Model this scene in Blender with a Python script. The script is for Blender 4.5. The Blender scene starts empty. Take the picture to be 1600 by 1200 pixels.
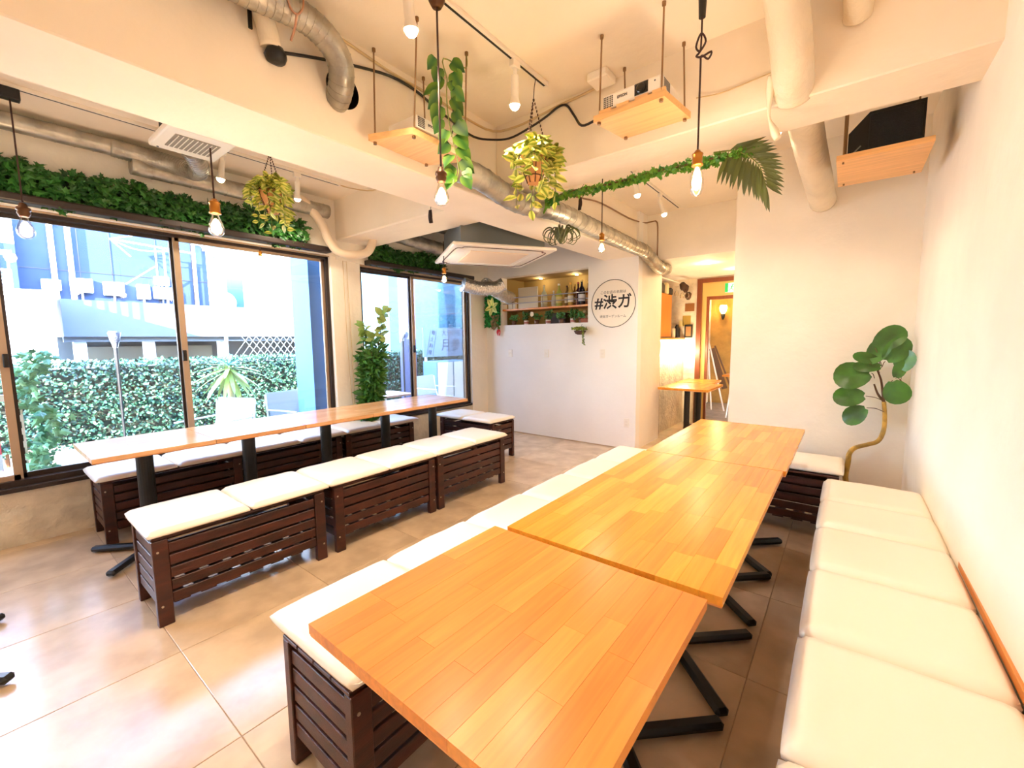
import bpy, bmesh, math, random
from mathutils import Vector, Matrix, Euler, noise
random.seed(7)
scene = bpy.context.scene
COL = scene.collection
PI = math.pi

# ---------------------------------------------------------------- camera, sky, sun, exposure
cam_d = bpy.data.cameras.new('camera'); cam = bpy.data.objects.new('camera', cam_d); COL.objects.link(cam)
cam_d.sensor_width = 36; cam_d.lens = 36 * 667.7 / 1600; cam_d.clip_start = 0.02; cam_d.clip_end = 200
yaw, pit, rol = -0.6633, 0.1032, -0.00987
_r = Vector((math.cos(yaw), -math.sin(yaw), 0)); _f = Vector((math.sin(yaw)*math.cos(pit), math.cos(yaw)*math.cos(pit), -math.sin(pit)))
_u = _r.cross(_f)
_r2 = _r*math.cos(rol) + _u*math.sin(rol); _u2 = -_r*math.sin(rol) + _u*math.cos(rol)
cam.matrix_world = Matrix(((_r2.x, _u2.x, -_f.x, 0), (_r2.y, _u2.y, -_f.y, 0), (_r2.z, _u2.z, -_f.z, 1.35), (0, 0, 0, 1)))
scene.camera = cam
scene.view_settings.view_transform = 'Standard'
scene.view_settings.look = 'None'
scene.view_settings.gamma = 1
scene.view_settings.use_curve_mapping = False
scene.view_settings.exposure = 0.15
w = bpy.data.worlds.new('sky'); scene.world = w; w.use_nodes = True
nt = w.node_tree; bgn = nt.nodes['Background']
sky = nt.nodes.new('ShaderNodeTexSky'); sky.sky_type = 'NISHITA'; sky.sun_disc = False
sky.sun_elevation = math.radians(35); sky.sun_rotation = math.radians(110); sky.altitude = 0; sky.dust_density = .3; sky.ozone_density = 3.5
nt.links.new(sky.outputs[0], bgn.inputs[0]); bgn.inputs[1].default_value = 7
sd = bpy.data.lights.new('sun', 'SUN'); sd.energy = 80; sd.angle = 0.008; sd.color = (1, .96, .9)
so = bpy.data.objects.new('sun', sd); COL.objects.link(so)
so.rotation_euler = Vector((-0.38, 0.88, -0.29)).to_track_quat('-Z', 'Y').to_euler()
scene.cycles.max_bounces = 10; scene.cycles.diffuse_bounces = 6; scene.cycles.glossy_bounces = 4
scene.cycles.transparent_max_bounces = 12; scene.cycles.caustics_reflective = False; scene.cycles.caustics_refractive = False
scene.cycles.sample_clamp_indirect = 6
scene.cycles.use_denoising = True
LAMP = 1.2            # common factor of the room's lamps
WARM = (1, .82, .58)

# ---------------------------------------------------------------- materials
def lin(c):
    return tuple((x/12.92 if x <= .04045 else ((x+.055)/1.055)**2.4) for x in [v/255 for v in c]) + (1,)
MATS = {}
def mat(name, rgb, rough=.5, metal=0, emit=None, es=0, var=0, rnd=0, nscale=6, bump=0, bscale=40, stretch=None, coat=0, rgb2=None, island=None):
    if name in MATS: return MATS[name]
    m = bpy.data.materials.new(name); m.use_nodes = True; MATS[name] = m
    n = m.node_tree.nodes; l = m.node_tree.links; b = n['Principled BSDF']
    b.inputs['Base Color'].default_value = lin(rgb); b.inputs['Roughness'].default_value = rough; b.inputs['Metallic'].default_value = metal
    if coat: b.inputs['Coat Weight'].default_value = coat; b.inputs['Coat Roughness'].default_value = .15
    if emit: b.inputs['Emission Color'].default_value = lin(emit); b.inputs['Emission Strength'].default_value = es
    tc = n.new('ShaderNodeTexCoord'); vec = tc.outputs['Object']
    if var or bump or rnd or rgb2:
        oi = n.new('ShaderNodeObjectInfo')
        ad = n.new('ShaderNodeVectorMath'); ad.operation = 'MULTIPLY_ADD'
        cx = n.new('ShaderNodeCombineXYZ')
        for i in range(3): l.new(oi.outputs['Random'], cx.inputs[i])
        ad.inputs[1].default_value = (17, 31, 23); l.new(cx.outputs[0], ad.inputs[0]); l.new(vec, ad.inputs[2])
        mp = n.new('ShaderNodeMapping'); l.new(ad.outputs[0] if rnd else vec, mp.inputs[0])
        if stretch: mp.inputs['Scale'].default_value = stretch
        vec = mp.outputs[0]
    col = None
    if var or rnd or rgb2 or island:
        mix = n.new('ShaderNodeMix'); mix.data_type = 'RGBA'
        c2 = rgb2 or tuple(max(0, v*(1-var)) for v in rgb)
        mix.inputs[6].default_value = lin(rgb); mix.inputs[7].default_value = lin(c2)
        if island:
            ge = n.new('ShaderNodeNewGeometry'); l.new(ge.outputs['Random Per Island'], mix.inputs[0])
        else:
            ns = n.new('ShaderNodeTexNoise'); ns.inputs['Scale'].default_value = nscale; ns.inputs['Detail'].default_value = 4
            l.new(vec, ns.inputs['Vector'])
            mr = n.new('ShaderNodeMapRange'); mr.inputs[1].default_value = .35; mr.inputs[2].default_value = .65
            l.new(ns.outputs[0], mr.inputs[0]); l.new(mr.outputs[0], mix.inputs[0])
        col = mix.outputs[2]
        if rnd:
            hs = n.new('ShaderNodeHueSaturation'); mr2 = n.new('ShaderNodeMapRange')
            mr2.inputs[3].default_value = 1-rnd; mr2.inputs[4].default_value = 1+rnd*.6
            l.new(oi.outputs['Random'], mr2.inputs[0]); l.new(mr2.outputs[0], hs.inputs['Value']); l.new(col, hs.inputs['Color']); col = hs.outputs[0]
        l.new(col, b.inputs['Base Color'])
    if bump:
        nb = n.new('ShaderNodeTexNoise'); nb.inputs['Scale'].default_value = bscale; nb.inputs['Detail'].default_value = 5
        l.new(vec, nb.inputs['Vector']); bp = n.new('ShaderNodeBump'); bp.inputs['Strength'].default_value = bump; bp.inputs['Distance'].default_value = .02
        l.new(nb.outputs[0], bp.inputs['Height']); l.new(bp.outputs[0], b.inputs['Normal'])
    return m

def wood_mat(name, a, b_, c, rough=.35, axis='Y', coat=.2):
    """butcher block stave: colour picked per stave, fine grain along the stave"""
    m = bpy.data.materials.new(name); m.use_nodes = True; MATS[name] = m
    n = m.node_tree.nodes; l = m.node_tree.links; b = n['Principled BSDF']
    b.inputs['Roughness'].default_value = rough; b.inputs['Coat Weight'].default_value = coat; b.inputs['Coat Roughness'].default_value = .22
    oi = n.new('ShaderNodeObjectInfo'); ramp = n.new('ShaderNodeValToRGB')
    ramp.color_ramp.elements[0].color = lin(a); ramp.color_ramp.elements[1].color = lin(c)
    e = ramp.color_ramp.elements.new(.5); e.color = lin(b_); l.new(oi.outputs['Random'], ramp.inputs[0])
    tc = n.new('ShaderNodeTexCoord'); cx = n.new('ShaderNodeCombineXYZ')
    for i in range(3): l.new(oi.outputs['Random'], cx.inputs[i])
    ad = n.new('ShaderNodeVectorMath'); ad.operation = 'MULTIPLY_ADD'; ad.inputs[1].default_value = (7, 13, 5)
    l.new(cx.outputs[0], ad.inputs[0]); l.new(tc.outputs['Object'], ad.inputs[2])
    mp = n.new('ShaderNodeMapping'); mp.inputs['Scale'].default_value = {'Y': (60, 3, 60), 'X': (3, 60, 60), 'Z': (60, 60, 3)}[axis]
    l.new(ad.outputs[0], mp.inputs[0])
    ns = n.new('ShaderNodeTexNoise'); ns.inputs['Scale'].default_value = 1.0; ns.inputs['Detail'].default_value = 6; ns.inputs['Distortion'].default_value = .6
    l.new(mp.outputs[0], ns.inputs['Vector'])
    mr = n.new('ShaderNodeMapRange'); mr.inputs[1].default_value = .3; mr.inputs[2].default_value = .7; mr.inputs[3].default_value = .8; mr.inputs[4].default_value = 1.06
    l.new(ns.outputs[0], mr.inputs[0])
    hs = n.new('ShaderNodeHueSaturation'); l.new(ramp.outputs[0], hs.inputs['Color']); l.new(mr.outputs[0], hs.inputs['Value']); l.new(hs.outputs[0], b.inputs['Base Color'])
    return m

def glass_mat(name, tint=(1, 1, 1), refl=.06):
    m = bpy.data.materials.new(name); m.use_nodes = True; MATS[name] = m
    n = m.node_tree.nodes; l = m.node_tree.links; n.remove(n['Principled BSDF'])
    t = n.new('ShaderNodeBsdfTransparent'); t.inputs[0].default_value = tint + (1,)
    g = n.new('ShaderNodeBsdfGlossy'); g.inputs['Roughness'].default_value = .02
    f = n.new('ShaderNodeFresnel'); f.inputs[0].default_value = 1.45
    mul = n.new('ShaderNodeMath'); mul.operation = 'MULTIPLY'; mul.inputs[1].default_value = refl/.04*.5
    mx = n.new('ShaderNodeMixShader'); l.new(f.outputs[0], mul.inputs[0]); l.new(mul.outputs[0], mx.inputs[0]); l.new(t.outputs[0], mx.inputs[1]); l.new(g.outputs[0], mx.inputs[2])
    l.new(mx.outputs[0], n['Material Output'].inputs[0]); return m

def varieg_mat(name, centre, edge, w=.5):
    """leaf with a darker middle and pale margin, measured across the leaf blade itself"""
    m = mat(name, centre, .45); n = m.node_tree.nodes; l = m.node_tree.links; b = n['Principled BSDF']
    tc = n.new('ShaderNodeTexCoord'); sp = n.new('ShaderNodeSeparateXYZ'); l.new(tc.outputs['Object'], sp.inputs[0])
    ab = n.new('ShaderNodeMath'); ab.operation = 'ABSOLUTE'; l.new(sp.outputs[0], ab.inputs[0])
    oi = n.new('ShaderNodeObjectInfo'); mr = n.new('ShaderNodeMapRange'); mr.inputs[1].default_value = .1*w; mr.inputs[2].default_value = w
    l.new(ab.outputs[0], mr.inputs[0])
    mx = n.new('ShaderNodeMix'); mx.data_type = 'RGBA'; mx.inputs[6].default_value = lin(centre); mx.inputs[7].default_value = lin(edge); l.new(mr.outputs[0], mx.inputs[0])
    hs = n.new('ShaderNodeHueSaturation'); m2 = n.new('ShaderNodeMapRange'); m2.inputs[3].default_value = .7; m2.inputs[4].default_value = 1.25
    l.new(oi.outputs['Random'], m2.inputs[0]); l.new(m2.outputs[0], hs.inputs['Value']); l.new(mx.outputs[2], hs.inputs['Color']); l.new(hs.outputs[0], b.inputs['Base Color'])
    return m

plaster = mat('white painted plaster', (248, 240, 226), .75, var=.03, nscale=2.5, bump=.25, bscale=14)
plaster_cool = mat('white painted wall', (250, 246, 240), .7, var=.02, nscale=2, bump=.12, bscale=16)
ceil_m = mat('painted ceiling slab', (250, 238, 218), .8, var=.03, nscale=2, bump=.2, bscale=12)
grey_conc = mat('bare grey concrete', (150, 150, 146), .85, var=.12, nscale=5, bump=.3, bscale=20)
rough_plaster = mat('rough cream render', (240, 228, 206), .85, var=.18, nscale=4, bump=.7, bscale=22)
ochre = mat('ochre render', (176, 128, 56), .8, var=.15, nscale=5, bump=.3, bscale=20)
tile_m = mat('beige stone floor tile', (214, 186, 154), .19, var=.12, rnd=.03, nscale=5, bump=.03, bscale=30)
grout = mat('dark grout', (176, 152, 126), .8)
vinyl = mat('white vinyl', (248, 238, 222), .35, bump=.14, bscale=9, coat=.15)
bench_m = mat('dark red brown stained wood', (74, 32, 20), .42, var=.35, rnd=.22, nscale=3, stretch=(8, 2, 8), bump=.1, bscale=30)
black_m = mat('black painted steel', (8, 8, 10), .42)
steel = mat('zinc rod', (150, 120, 88), .35, .9)
screw_m = mat('pale screw head', (190, 178, 160), .35, .7)
alu = mat('galvanised duct', (196, 190, 176), .36, .7, var=.25, nscale=9, bump=.2, bscale=20)
foil = mat('crinkled foil', (225, 222, 215), .22, .9, bump=1.0, bscale=26)
wrap_m = mat('white wrapped insulation', (240, 226, 200), .6, var=.05, bump=.6, bscale=14)
frame_m = mat('dark bronze window frame', (46, 34, 30), .45, .3)
frame_l = mat('champagne aluminium frame', (176, 152, 128), .4, .5)
glass = glass_mat('window glass'); bulb_glass = glass_mat('clear bulb glass', (1, .97, .9), .05)
brass = mat('antique brass', (170, 112, 44), .3, .9)
dark_brass = mat('dark bronze socket', (84, 54, 32), .4, .7)
glow = mat('glowing filament', (255, 220, 160), emit=(255, 214, 140), es=26)
spot_glow = mat('glowing lamp face', (255, 240, 215), emit=(255, 232, 190), es=30)
white_p = mat('white plastic', (245, 238, 226), .35)
white_m = mat('white enamel', (240, 232, 218), .4)
cord_m = mat('brown twisted cord', (58, 30, 26), .7)
black_c = mat('black cable', (26, 20, 20), .5)
beige_c = mat('beige conduit', (206, 180, 136), .5)
shelf_w = wood_mat('pale pine board', (238, 184, 120), (232, 176, 110), (244, 192, 130), .45, 'X', .05)
stave_m = wood_mat('oiled butcher block stave', (214, 128, 46), (220, 137, 52), (229, 150, 64), .3)
stave_far = wood_mat('golden butcher block stave', (214, 132, 34), (224, 146, 40), (238, 168, 54), .26)
stave_left = wood_mat('varnished stave paled by daylight', (222, 160, 104), (232, 176, 120), (242, 190, 136), .2)  # paler copy of the stave wood, window daylight put into the colour
edge_wood = wood_mat('table core wood', (206, 128, 60), (216, 138, 66), (224, 148, 76), .4)
brown_w = wood_mat('reddish brown trim wood', (120, 58, 24), (128, 62, 26), (136, 68, 30), .4, 'Z')
cab_w = wood_mat('orange varnished plywood', (196, 118, 36), (204, 126, 42), (212, 132, 48), .35, 'Z')
ivy_m = mat('dark ivy leaf', (20, 68, 28), .4, rgb2=(50, 108, 36), island=True)
hedge_m = mat('hedge leaf', (66, 108, 80), .25, rgb2=(12, 36, 26), island=True)
grass_m = mat('bright artificial foliage', (60, 190, 90), .5, rgb2=(18, 112, 50), island=True)
bush_m = mat('houseplant leaf', (76, 128, 44), .45, rgb2=(36, 88, 34), island=True)
stem_m = mat('green stem', (120, 130, 60), .6)
bark = mat('tan bark', (196, 150, 56), .6, var=.3, nscale=20, bump=.4, bscale=40)
bark_d = mat('brown twig', (92, 58, 34), .7)
pothos = varieg_mat('pothos leaf', (34, 88, 12), (104, 136, 34), .034)
lime_leaf = varieg_mat('lime variegated leaf', (112, 140, 24), (232, 226, 110), .011)
lime_b = varieg_mat('bright lime leaf', (150, 170, 40), (240, 232, 130), .011)
rubber = mat('large rubber plant leaf', (64, 116, 30), .35, var=.3, rnd=.25, nscale=8, bump=.1, bscale=20)
palm_m = mat('palm leaflet', (84, 92, 30), .45, var=.2, rnd=.2)
pot_m = mat('peach basket liner', (226, 160, 96), .7, var=.1)
wire_m = mat('dark wire', (60, 30, 22), .5, .4)

# ---------------------------------------------------------------- mesh helpers
class B:
    def __init__(s): s.bm = bmesh.new()
    def box(s, x0, y0, z0, x1, y1, z1, bev=0, seg=1):
        return s.obox(((x0+x1)/2, (y0+y1)/2, (z0+z1)/2), (abs(x1-x0), abs(y1-y0), abs(z1-z0)), None, bev, seg)
    def obox(s, c, size, rot=None, bev=0, seg=1):
        M = Matrix.Translation(c) @ (rot.to_4x4() if rot else Matrix()) @ Matrix.Diagonal((*size, 1))
        r = bmesh.ops.create_cube(s.bm, size=1, matrix=M)
        if bev:
            es = list({e for v in r['verts'] for e in v.link_edges})
            bmesh.ops.bevel(s.bm, geom=es, offset=bev, segments=seg, affect='EDGES', profile=.5)
        return s
    def cyl(s, p0, p1, r0, r1=None, seg=12, caps=True):
        p0 = Vector(p0); p1 = Vector(p1); d = p1-p0; r1 = r0 if r1 is None else r1
        M = Matrix.Translation((p0+p1)/2) @ d.to_track_quat('Z', 'Y').to_matrix().to_4x4()
        bmesh.ops.create_cone(s.bm, cap_ends=caps, segments=seg, radius1=r0, radius2=r1, depth=d.length, matrix=M); return s
    def bar(s, p0, p1, wdt, h, up=(0, 0, 1), bev=0):
        p0 = Vector(p0); p1 = Vector(p1); y = (p1-p0).normalized(); x = y.cross(Vector(up)).normalized(); z = x.cross(y)
        R = Matrix((x, y, z)).transposed(); return s.obox((p0+p1)/2, (wdt, (p1-p0).length, h), R, bev)
    def tube(s, pts, r, seg=8, sm=4, caps=True, closed=False):
        P = smooth([Vector(p) for p in pts], sm, closed) if sm > 1 else [Vector(p) for p in pts]
        n = len(P); rf = r if callable(r) else (lambda t: r)
        up = None; rings = []
        for i, p in enumerate(P):
            a = P[(i-1) % n] if (closed or i > 0) else p; b = P[(i+1) % n] if (closed or i < n-1) else p
            t = (b-a).normalized()
            if up is None: up = t.orthogonal().normalized()
            up = (up - t*up.dot(t)).normalized(); sd_ = t.cross(up); rr = rf(i/(n-1))
            rings.append([s.bm.verts.new(p + (up*math.cos(2*PI*k/seg) + sd_*math.sin(2*PI*k/seg))*rr) for k in range(seg)])
        for i in range(n if closed else n-1):
            A = rings[i]; C_ = rings[(i+1) % n]
            for k in range(seg): s.bm.faces.new((A[k], A[(k+1) % seg], C_[(k+1) % seg], C_[k])).smooth = True
        if caps and not closed:
            s.bm.faces.new(list(reversed(rings[0]))); s.bm.faces.new(rings[-1])
        return s
    def lathe(s, prof, c=(0, 0, 0), seg=16, caps=True):
        rings = []
        for r, z in prof:
            rings.append([s.bm.verts.new((c[0]+r*math.cos(2*PI*k/seg), c[1]+r*math.sin(2*PI*k/seg), c[2]+z)) for k in range(seg)])
        for A, C_ in zip(rings, rings[1:]):
            for k in range(seg): s.bm.faces.new((A[k], A[(k+1) % seg], C_[(k+1) % seg], C_[k])).smooth = True
        if caps:
            s.bm.faces.new(list(reversed(rings[0]))); s.bm.faces.new(rings[-1])
        return s
    def ball(s, c, r, sub=2, sc=(1, 1, 1)):
        bmesh.ops.create_icosphere(s.bm, subdivisions=sub, radius=r, matrix=Matrix.Translation(c) @ Matrix.Diagonal((*sc, 1)))
        return s
    def prism(s, poly, axis, a, b):
        """extrude polygon given in the two other axes from a to b along axis"""
        def mk(p, t): return {'x': (t, p[0], p[1]), 'y': (p[0], t, p[1]), 'z': (p[0], p[1], t)}[axis]
        A = [s.bm.verts.new(mk(p, a)) for p in poly]; C_ = [s.bm.verts.new(mk(p, b)) for p in poly]
        s.bm.faces.new(A); s.bm.faces.new(list(reversed(C_)))
        for i in range(len(poly)): s.bm.faces.new((A[i], C_[i], C_[(i+1) % len(poly)], A[(i+1) % len(poly)]))
        bmesh.ops.recalc_face_normals(s.bm, faces=s.bm.faces[:]); return s
    def mesh(s, off=None, name='m'):
        me = bpy.data.meshes.new(name)
        if off is not None: bmesh.ops.translate(s.bm, verts=s.bm.verts, vec=-Vector(off))
        s.bm.to_mesh(me); s.bm.free(); return me

def smooth(P, k, closed=False):
    if len(P) < 3: 
        return [P[0].lerp(P[-1], i/k) for i in range(k+1)] if k > 1 else P
    out = []; n = len(P); rng = range(n) if closed else range(n-1)
    for i in rng:
        p1 = P[i]; p2 = P[(i+1) % n]
        p0 = P[(i-1) % n] if (closed or i > 0) else p1*2-p2
        p3 = P[(i+2) % n] if (closed or i < n-2) else p2*2-p1
        for j in range(k):
            t = j/k
            out.append(.5*((2*p1)+(p2-p0)*t+(2*p0-5*p1+4*p2-p3)*t*t+(3*p1-p0-3*p2+p3)*t**3))
    if not closed: out.append(P[-1])
    return out

ROOTLOC = {}
def root(name, label, cat, loc, group=None):
    o = bpy.data.objects.new(name, None); COL.objects.link(o); o.location = loc; o.empty_display_size = .05
    o['label'] = label; o['category'] = cat
    if group: o['group'] = group
    ROOTLOC[o.name] = Vector(loc); return o
def rloc(o):
    while o.parent: o = o.parent
    return ROOTLOC.get(o.name, Vector((0, 0, 0)))
def P(name, b, m, parent, at=None, label=None, sharp=False):
    if isinstance(b, B): me = b.mesh(rloc(parent) if at is None else None)
    else: me = b
    if not me.materials: me.materials.append(m)
    o = bpy.data.objects.new(name, me); COL.objects.link(o); o.parent = parent
    if at is not None:
        o.location = Vector(at) - rloc(parent) - (parent.location if parent.parent else Vector())
    elif parent.parent: o.location = -parent.location
    if label: o['label'] = label
    return o
def T(name, b, m, label, cat, group=None, kind=None):
    vs = [v.co for v in b.bm.verts]
    lo = Vector([min(v[i] for v in vs) for i in range(3)]); hi = Vector([max(v[i] for v in vs) for i in range(3)])
    off = Vector(((lo.x+hi.x)/2, (lo.y+hi.y)/2, lo.z))
    me = b.mesh(off); me.materials.append(m); o = bpy.data.objects.new(name, me); COL.objects.link(o); o.location = off
    ROOTLOC[o.name] = off
    o['label'] = label; o['category'] = cat
    if group: o['group'] = group
    if kind: o['kind'] = kind
    return o
def S(name, b, m, label=None):
    me = b.mesh(); me.materials.append(m); o = bpy.data.objects.new(name, me); COL.objects.link(o); o['kind'] = 'structure'
    ROOTLOC[o.name] = Vector()
    if label: o['label'] = label
    return o
def dup(o, parent=None):
    c = o.copy(); COL.objects.link(c)
    if parent is not None: c.parent = parent
    for ch in o.children: dup(ch, c)
    return c
def place(proto, used, loc, rz=0, label=None, group=None):
    o = proto if not used else dup(proto)
    o.location = loc; o.rotation_euler = (0, 0, rz); ROOTLOC[o.name] = Vector(loc)
    if label: o['label'] = label
    if group: o['group'] = group
    return o
def text(s, size, M, m, name, parent, depth=.001, bold=0, shear=0):
    cu = bpy.data.curves.new('t', 'FONT'); cu.body = s; cu.size = size; cu.extrude = depth; cu.align_x = 'CENTER'; cu.align_y = 'CENTER'
    cu.offset = bold; cu.shear = shear; cu.resolution_u = 3
    o = bpy.data.objects.new('t', cu); COL.objects.link(o)
    me = bpy.data.meshes.new_from_object(o.evaluated_get(bpy.context.evaluated_depsgraph_get()))
    bpy.data.objects.remove(o); me.transform(M); me.transform(Matrix.Translation(-rloc(parent)))
    me.materials.clear(); me.materials.append(m)
    q = bpy.data.objects.new(name, me); COL.objects.link(q); q.parent = parent; return q

# leaves -----------------------------------------------------------
def leaf_shape(kind):
    """unit leaf: length 1 along +Y, normal +Z; returns verts, faces"""
    if kind == 'oval':      # pointed oval, folded on the midrib
        ys = [0, .12, .35, .6, .82, 1]; ws = [0, .22, .36, .32, .15, 0]
    elif kind == 'heart':
        ys = [.02, -.07, -.06, .08, .25, .45, .65, .83, 1]; ws = [0, .16, .32, .45, .5, .45, .32, .15, 0]
    elif kind == 'lance':
        ys = [0, .25, .55, .8, 1]; ws = [0, .1, .12, .07, 0]
    elif kind == 'strip':
        ys = [0, .3, .6, .85, 1]; ws = [.03, .05, .05, .035, 0]
    elif kind == 'ivy':
        pts = [(0, 0), (.16, -.12), (.42, .02), (.3, .26), (.46, .55), (.2, .56), (0, 1), (-.2, .56), (-.46, .55), (-.3, .26), (-.42, .02), (-.16, -.12)]
        V = [(0, .3, .05)] + [(x, y, -.05*abs(x)*4) for x, y in pts]
        return V, [(0, i+1, (i+1) % 12+1) for i in range(12)]
    V = []; F = []
    for y, wd in zip(ys, ws):
        dz = -.25*max(0, y-.4)**2
        V += [(-wd, y, .14*wd+dz), (0, y, dz), (wd, y, .14*wd+dz)]
    for i in range(len(ys)-1):
        a = 3*i; F += [(a, a+1, a+4, a+3), (a+1, a+2, a+5, a+4)]
    return V, F
def leaf_mesh(kind, L, m, wmul=1):
    V, F = leaf_shape(kind); me = bpy.data.meshes.new('leaf')
    me.from_pydata([(x*L*wmul, y*L, z*L) for x, y, z in V], [], F); me.materials.append(m)
    for p in me.polygons: p.use_smooth = True
    return me
def scatter(kind, items):
    """items: list of (matrix 4x4, length) -> one mesh"""
    V, F = leaf_shape(kind); vs = []; fs = []
    V = [Vector(v) for v in V]
    for M, L in items:
        o = len(vs); vs += [tuple(M @ (v*L)) for v in V]; fs += [tuple(i+o for i in f) for f in F]
    me = bpy.data.meshes.new('leaves'); me.from_pydata(vs, [], fs); return me
def orient(p, d, n):
    """matrix placing a leaf at p with tip along d and face towards n"""
    y = Vector(d).normalized(); z = Vector(n); z = (z - y*z.dot(y))
    z = z.normalized() if z.length > 1e-4 else y.orthogonal().normalized(); x = y.cross(z)
    M = Matrix((x, y, z)).transposed().to_4x4(); M.translation = Vector(p); return M
def rv(a=1): return Vector((random.uniform(-a, a), random.uniform(-a, a), random.uniform(-a, a)))
def leafpart(parent, me, M, name='leaf'):
    o = bpy.data.objects.new(name, me); COL.objects.link(o); o.parent = parent
    M = M.copy(); M.translation -= rloc(parent); o.matrix_local = M; return o
def stuffpart(parent, me, m, name='foliage'):
    me.materials.append(m); me.transform(Matrix.Translation(-rloc(parent)))
    o = bpy.data.objects.new(name, me); COL.objects.link(o); o.parent = parent; o['kind'] = 'stuff'; return o
def R3(x=0, y=0, z=0): return Euler((x, y, z)).to_matrix()

# ================================================================ SETTING
# floor: slab with recessed grout, tiles on a .665 m grid
floor = S('floor', B().box(-4.45, -1.7, -.15, .5, 7.25, -.004), grout)
TS = .665
tile_me = {}
def tile(x0, y0, x1, y1, par, m, z=0, th=.02, gap=.0012, nm='floor_tile'):
    key = (round(x1-x0, 3), round(y1-y0, 3), nm)
    if key not in tile_me:
        tile_me[key] = B().box(-(x1-x0)/2+gap, -(y1-y0)/2+gap, -th, (x1-x0)/2-gap, (y1-y0)/2-gap, 0, .0015).mesh()
        tile_me[key].materials.append(m)
    P(nm, tile_me[key], m, par, at=((x0+x1)/2, (y0+y1)/2, z))
xs = [-4.33] + [-.24-TS*i for i in range(6, -1, -1)] + [.42]
xs = [x for x in xs if x > -4.34]; xs = sorted(set(xs))
ys = [-1.6] + [.476+TS*i for i in range(-3, 11)]
ys = sorted(set([y for y in ys if y < 7.12] + [7.15]))
for i in range(len(xs)-1):
    for j in range(len(ys)-1):
        tile(xs[i], ys[j], xs[i+1], ys[j+1], floor, tile_m)

CZ = 2.8
S('ceiling', B().box(-4.5, -1.7, CZ, .6, 5.3, CZ+.15), ceil_m)
S('ceiling', B().box(-2.9, 5.27, 2.27, .6, 7.3, 2.42), plaster, None)
S('roof_slab', B().box(-4.6, -1.8, CZ+.15, .8, 7.3, CZ+.35), grey_conc)
# right wall (very slightly out of square), back walls
S('wall_right', B().prism([(.365, 4.05), (.43, -1.7), (.6, -1.7), (.6, 4.2)], 'z', -.1, 2.85), plaster)
S('wall_right', B().box(-.78, 4.05, -.1, .6, 4.2, 2.85), plaster)
S('wall_right', B().box(-.78, 4.2, -.1, -.68, 7.3, 2.97), plaster)
S('wall_right', B().box(-2.9, 5.27, 2.42, -.68, 5.35, 2.97), plaster)
S('wall_front', B().box(-4.5, -1.8, -.1, .6, -1.6, 2.85), plaster)
# sign wall at the far left, with the bottle niche cut in it
NX0, NX1, NZ0, NZ1, BY = -4.0, -2.6, 1.56, 2.24, 4.9
sw = B(); sw.box(-4.45, BY, -.1, NX0, BY+.12, 2.85); sw.box(NX1, BY, -.1, -1.95, BY+.12, 2.85)
sw.box(NX0, BY, -.1, NX1, BY+.12, NZ0); sw.box(NX0, BY, NZ1, NX1, BY+.12, 2.85)
S('wall_back', sw, plaster_cool)
S('wall_back', B().box(-2.1, BY+.12, -.1, -1.95, 5.7, 2.85), plaster)
ni = B(); ni.box(NX0-.02, BY+.12, NZ0-.05, NX1+.02, 5.45, NZ0); ni.box(NX0-.02, BY+.12, NZ1, NX1+.02, 5.45, NZ1+.04)
ni.box(NX0-.06, BY+.12, NZ0-.05, NX0, 5.45, NZ1+.04); ni.box(NX1, BY+.12, NZ0-.05, NX1+.06, 5.45, NZ1+.04); ni.box(NX0-.06, 5.45, NZ0-.05, NX1+.06, 5.5, NZ1+.04)
S('wall_niche', ni, mat('olive niche lining', (150, 124, 70), .8))
S('wall_lintel', B().box(-2.0, 5.15, 2.27, -.7, 5.27, 2.85), plaster)
S('wall_corridor', B().box(-2.3, 5.7, -.1, -2.05, 7.3, 1.33), rough_plaster)
S('wall_corridor', B().box(-2.9, 5.7, 1.0, -2.8, 7.3, 2.3), ochre)
S('wall_corridor', B().box(-2.9, 5.62, 1.0, -2.1, 5.7, 2.3), ochre)
S('wall_corridor', B().box(-2.9, 7.1, -.1, -1.86, 7.25, 2.3), rough_plaster)
S('wall_corridor', B().box(-1.86, 7.1, 2.2, -.7, 7.25, 2.3), rough_plaster)
# left window wall
S('wall_left', B().box(-4.47, -1.7, -.1, -4.33, 5.0, .39), rough_plaster)
S('wall_left', B().box(-4.47, -1.7, 2.24, -4.27, 2.5, 2.85), plaster)
S('wall_left', B().box(-4.47, 2.5, 2.2, -4.27, 5.0, 2.85), plaster)
S('wall_left', B().box(-4.47, 2.44, -.1, -4.3, 2.79, 2.85, .008), plaster)
S('wall_left', B().box(-4.47, 4.56, -.1, -4.3, 5.0, 2.85), plaster)
S('wall_left', B().box(-4.47, -1.7, -.1, -4.3, -1.5, 2.85), plaster)
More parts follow.
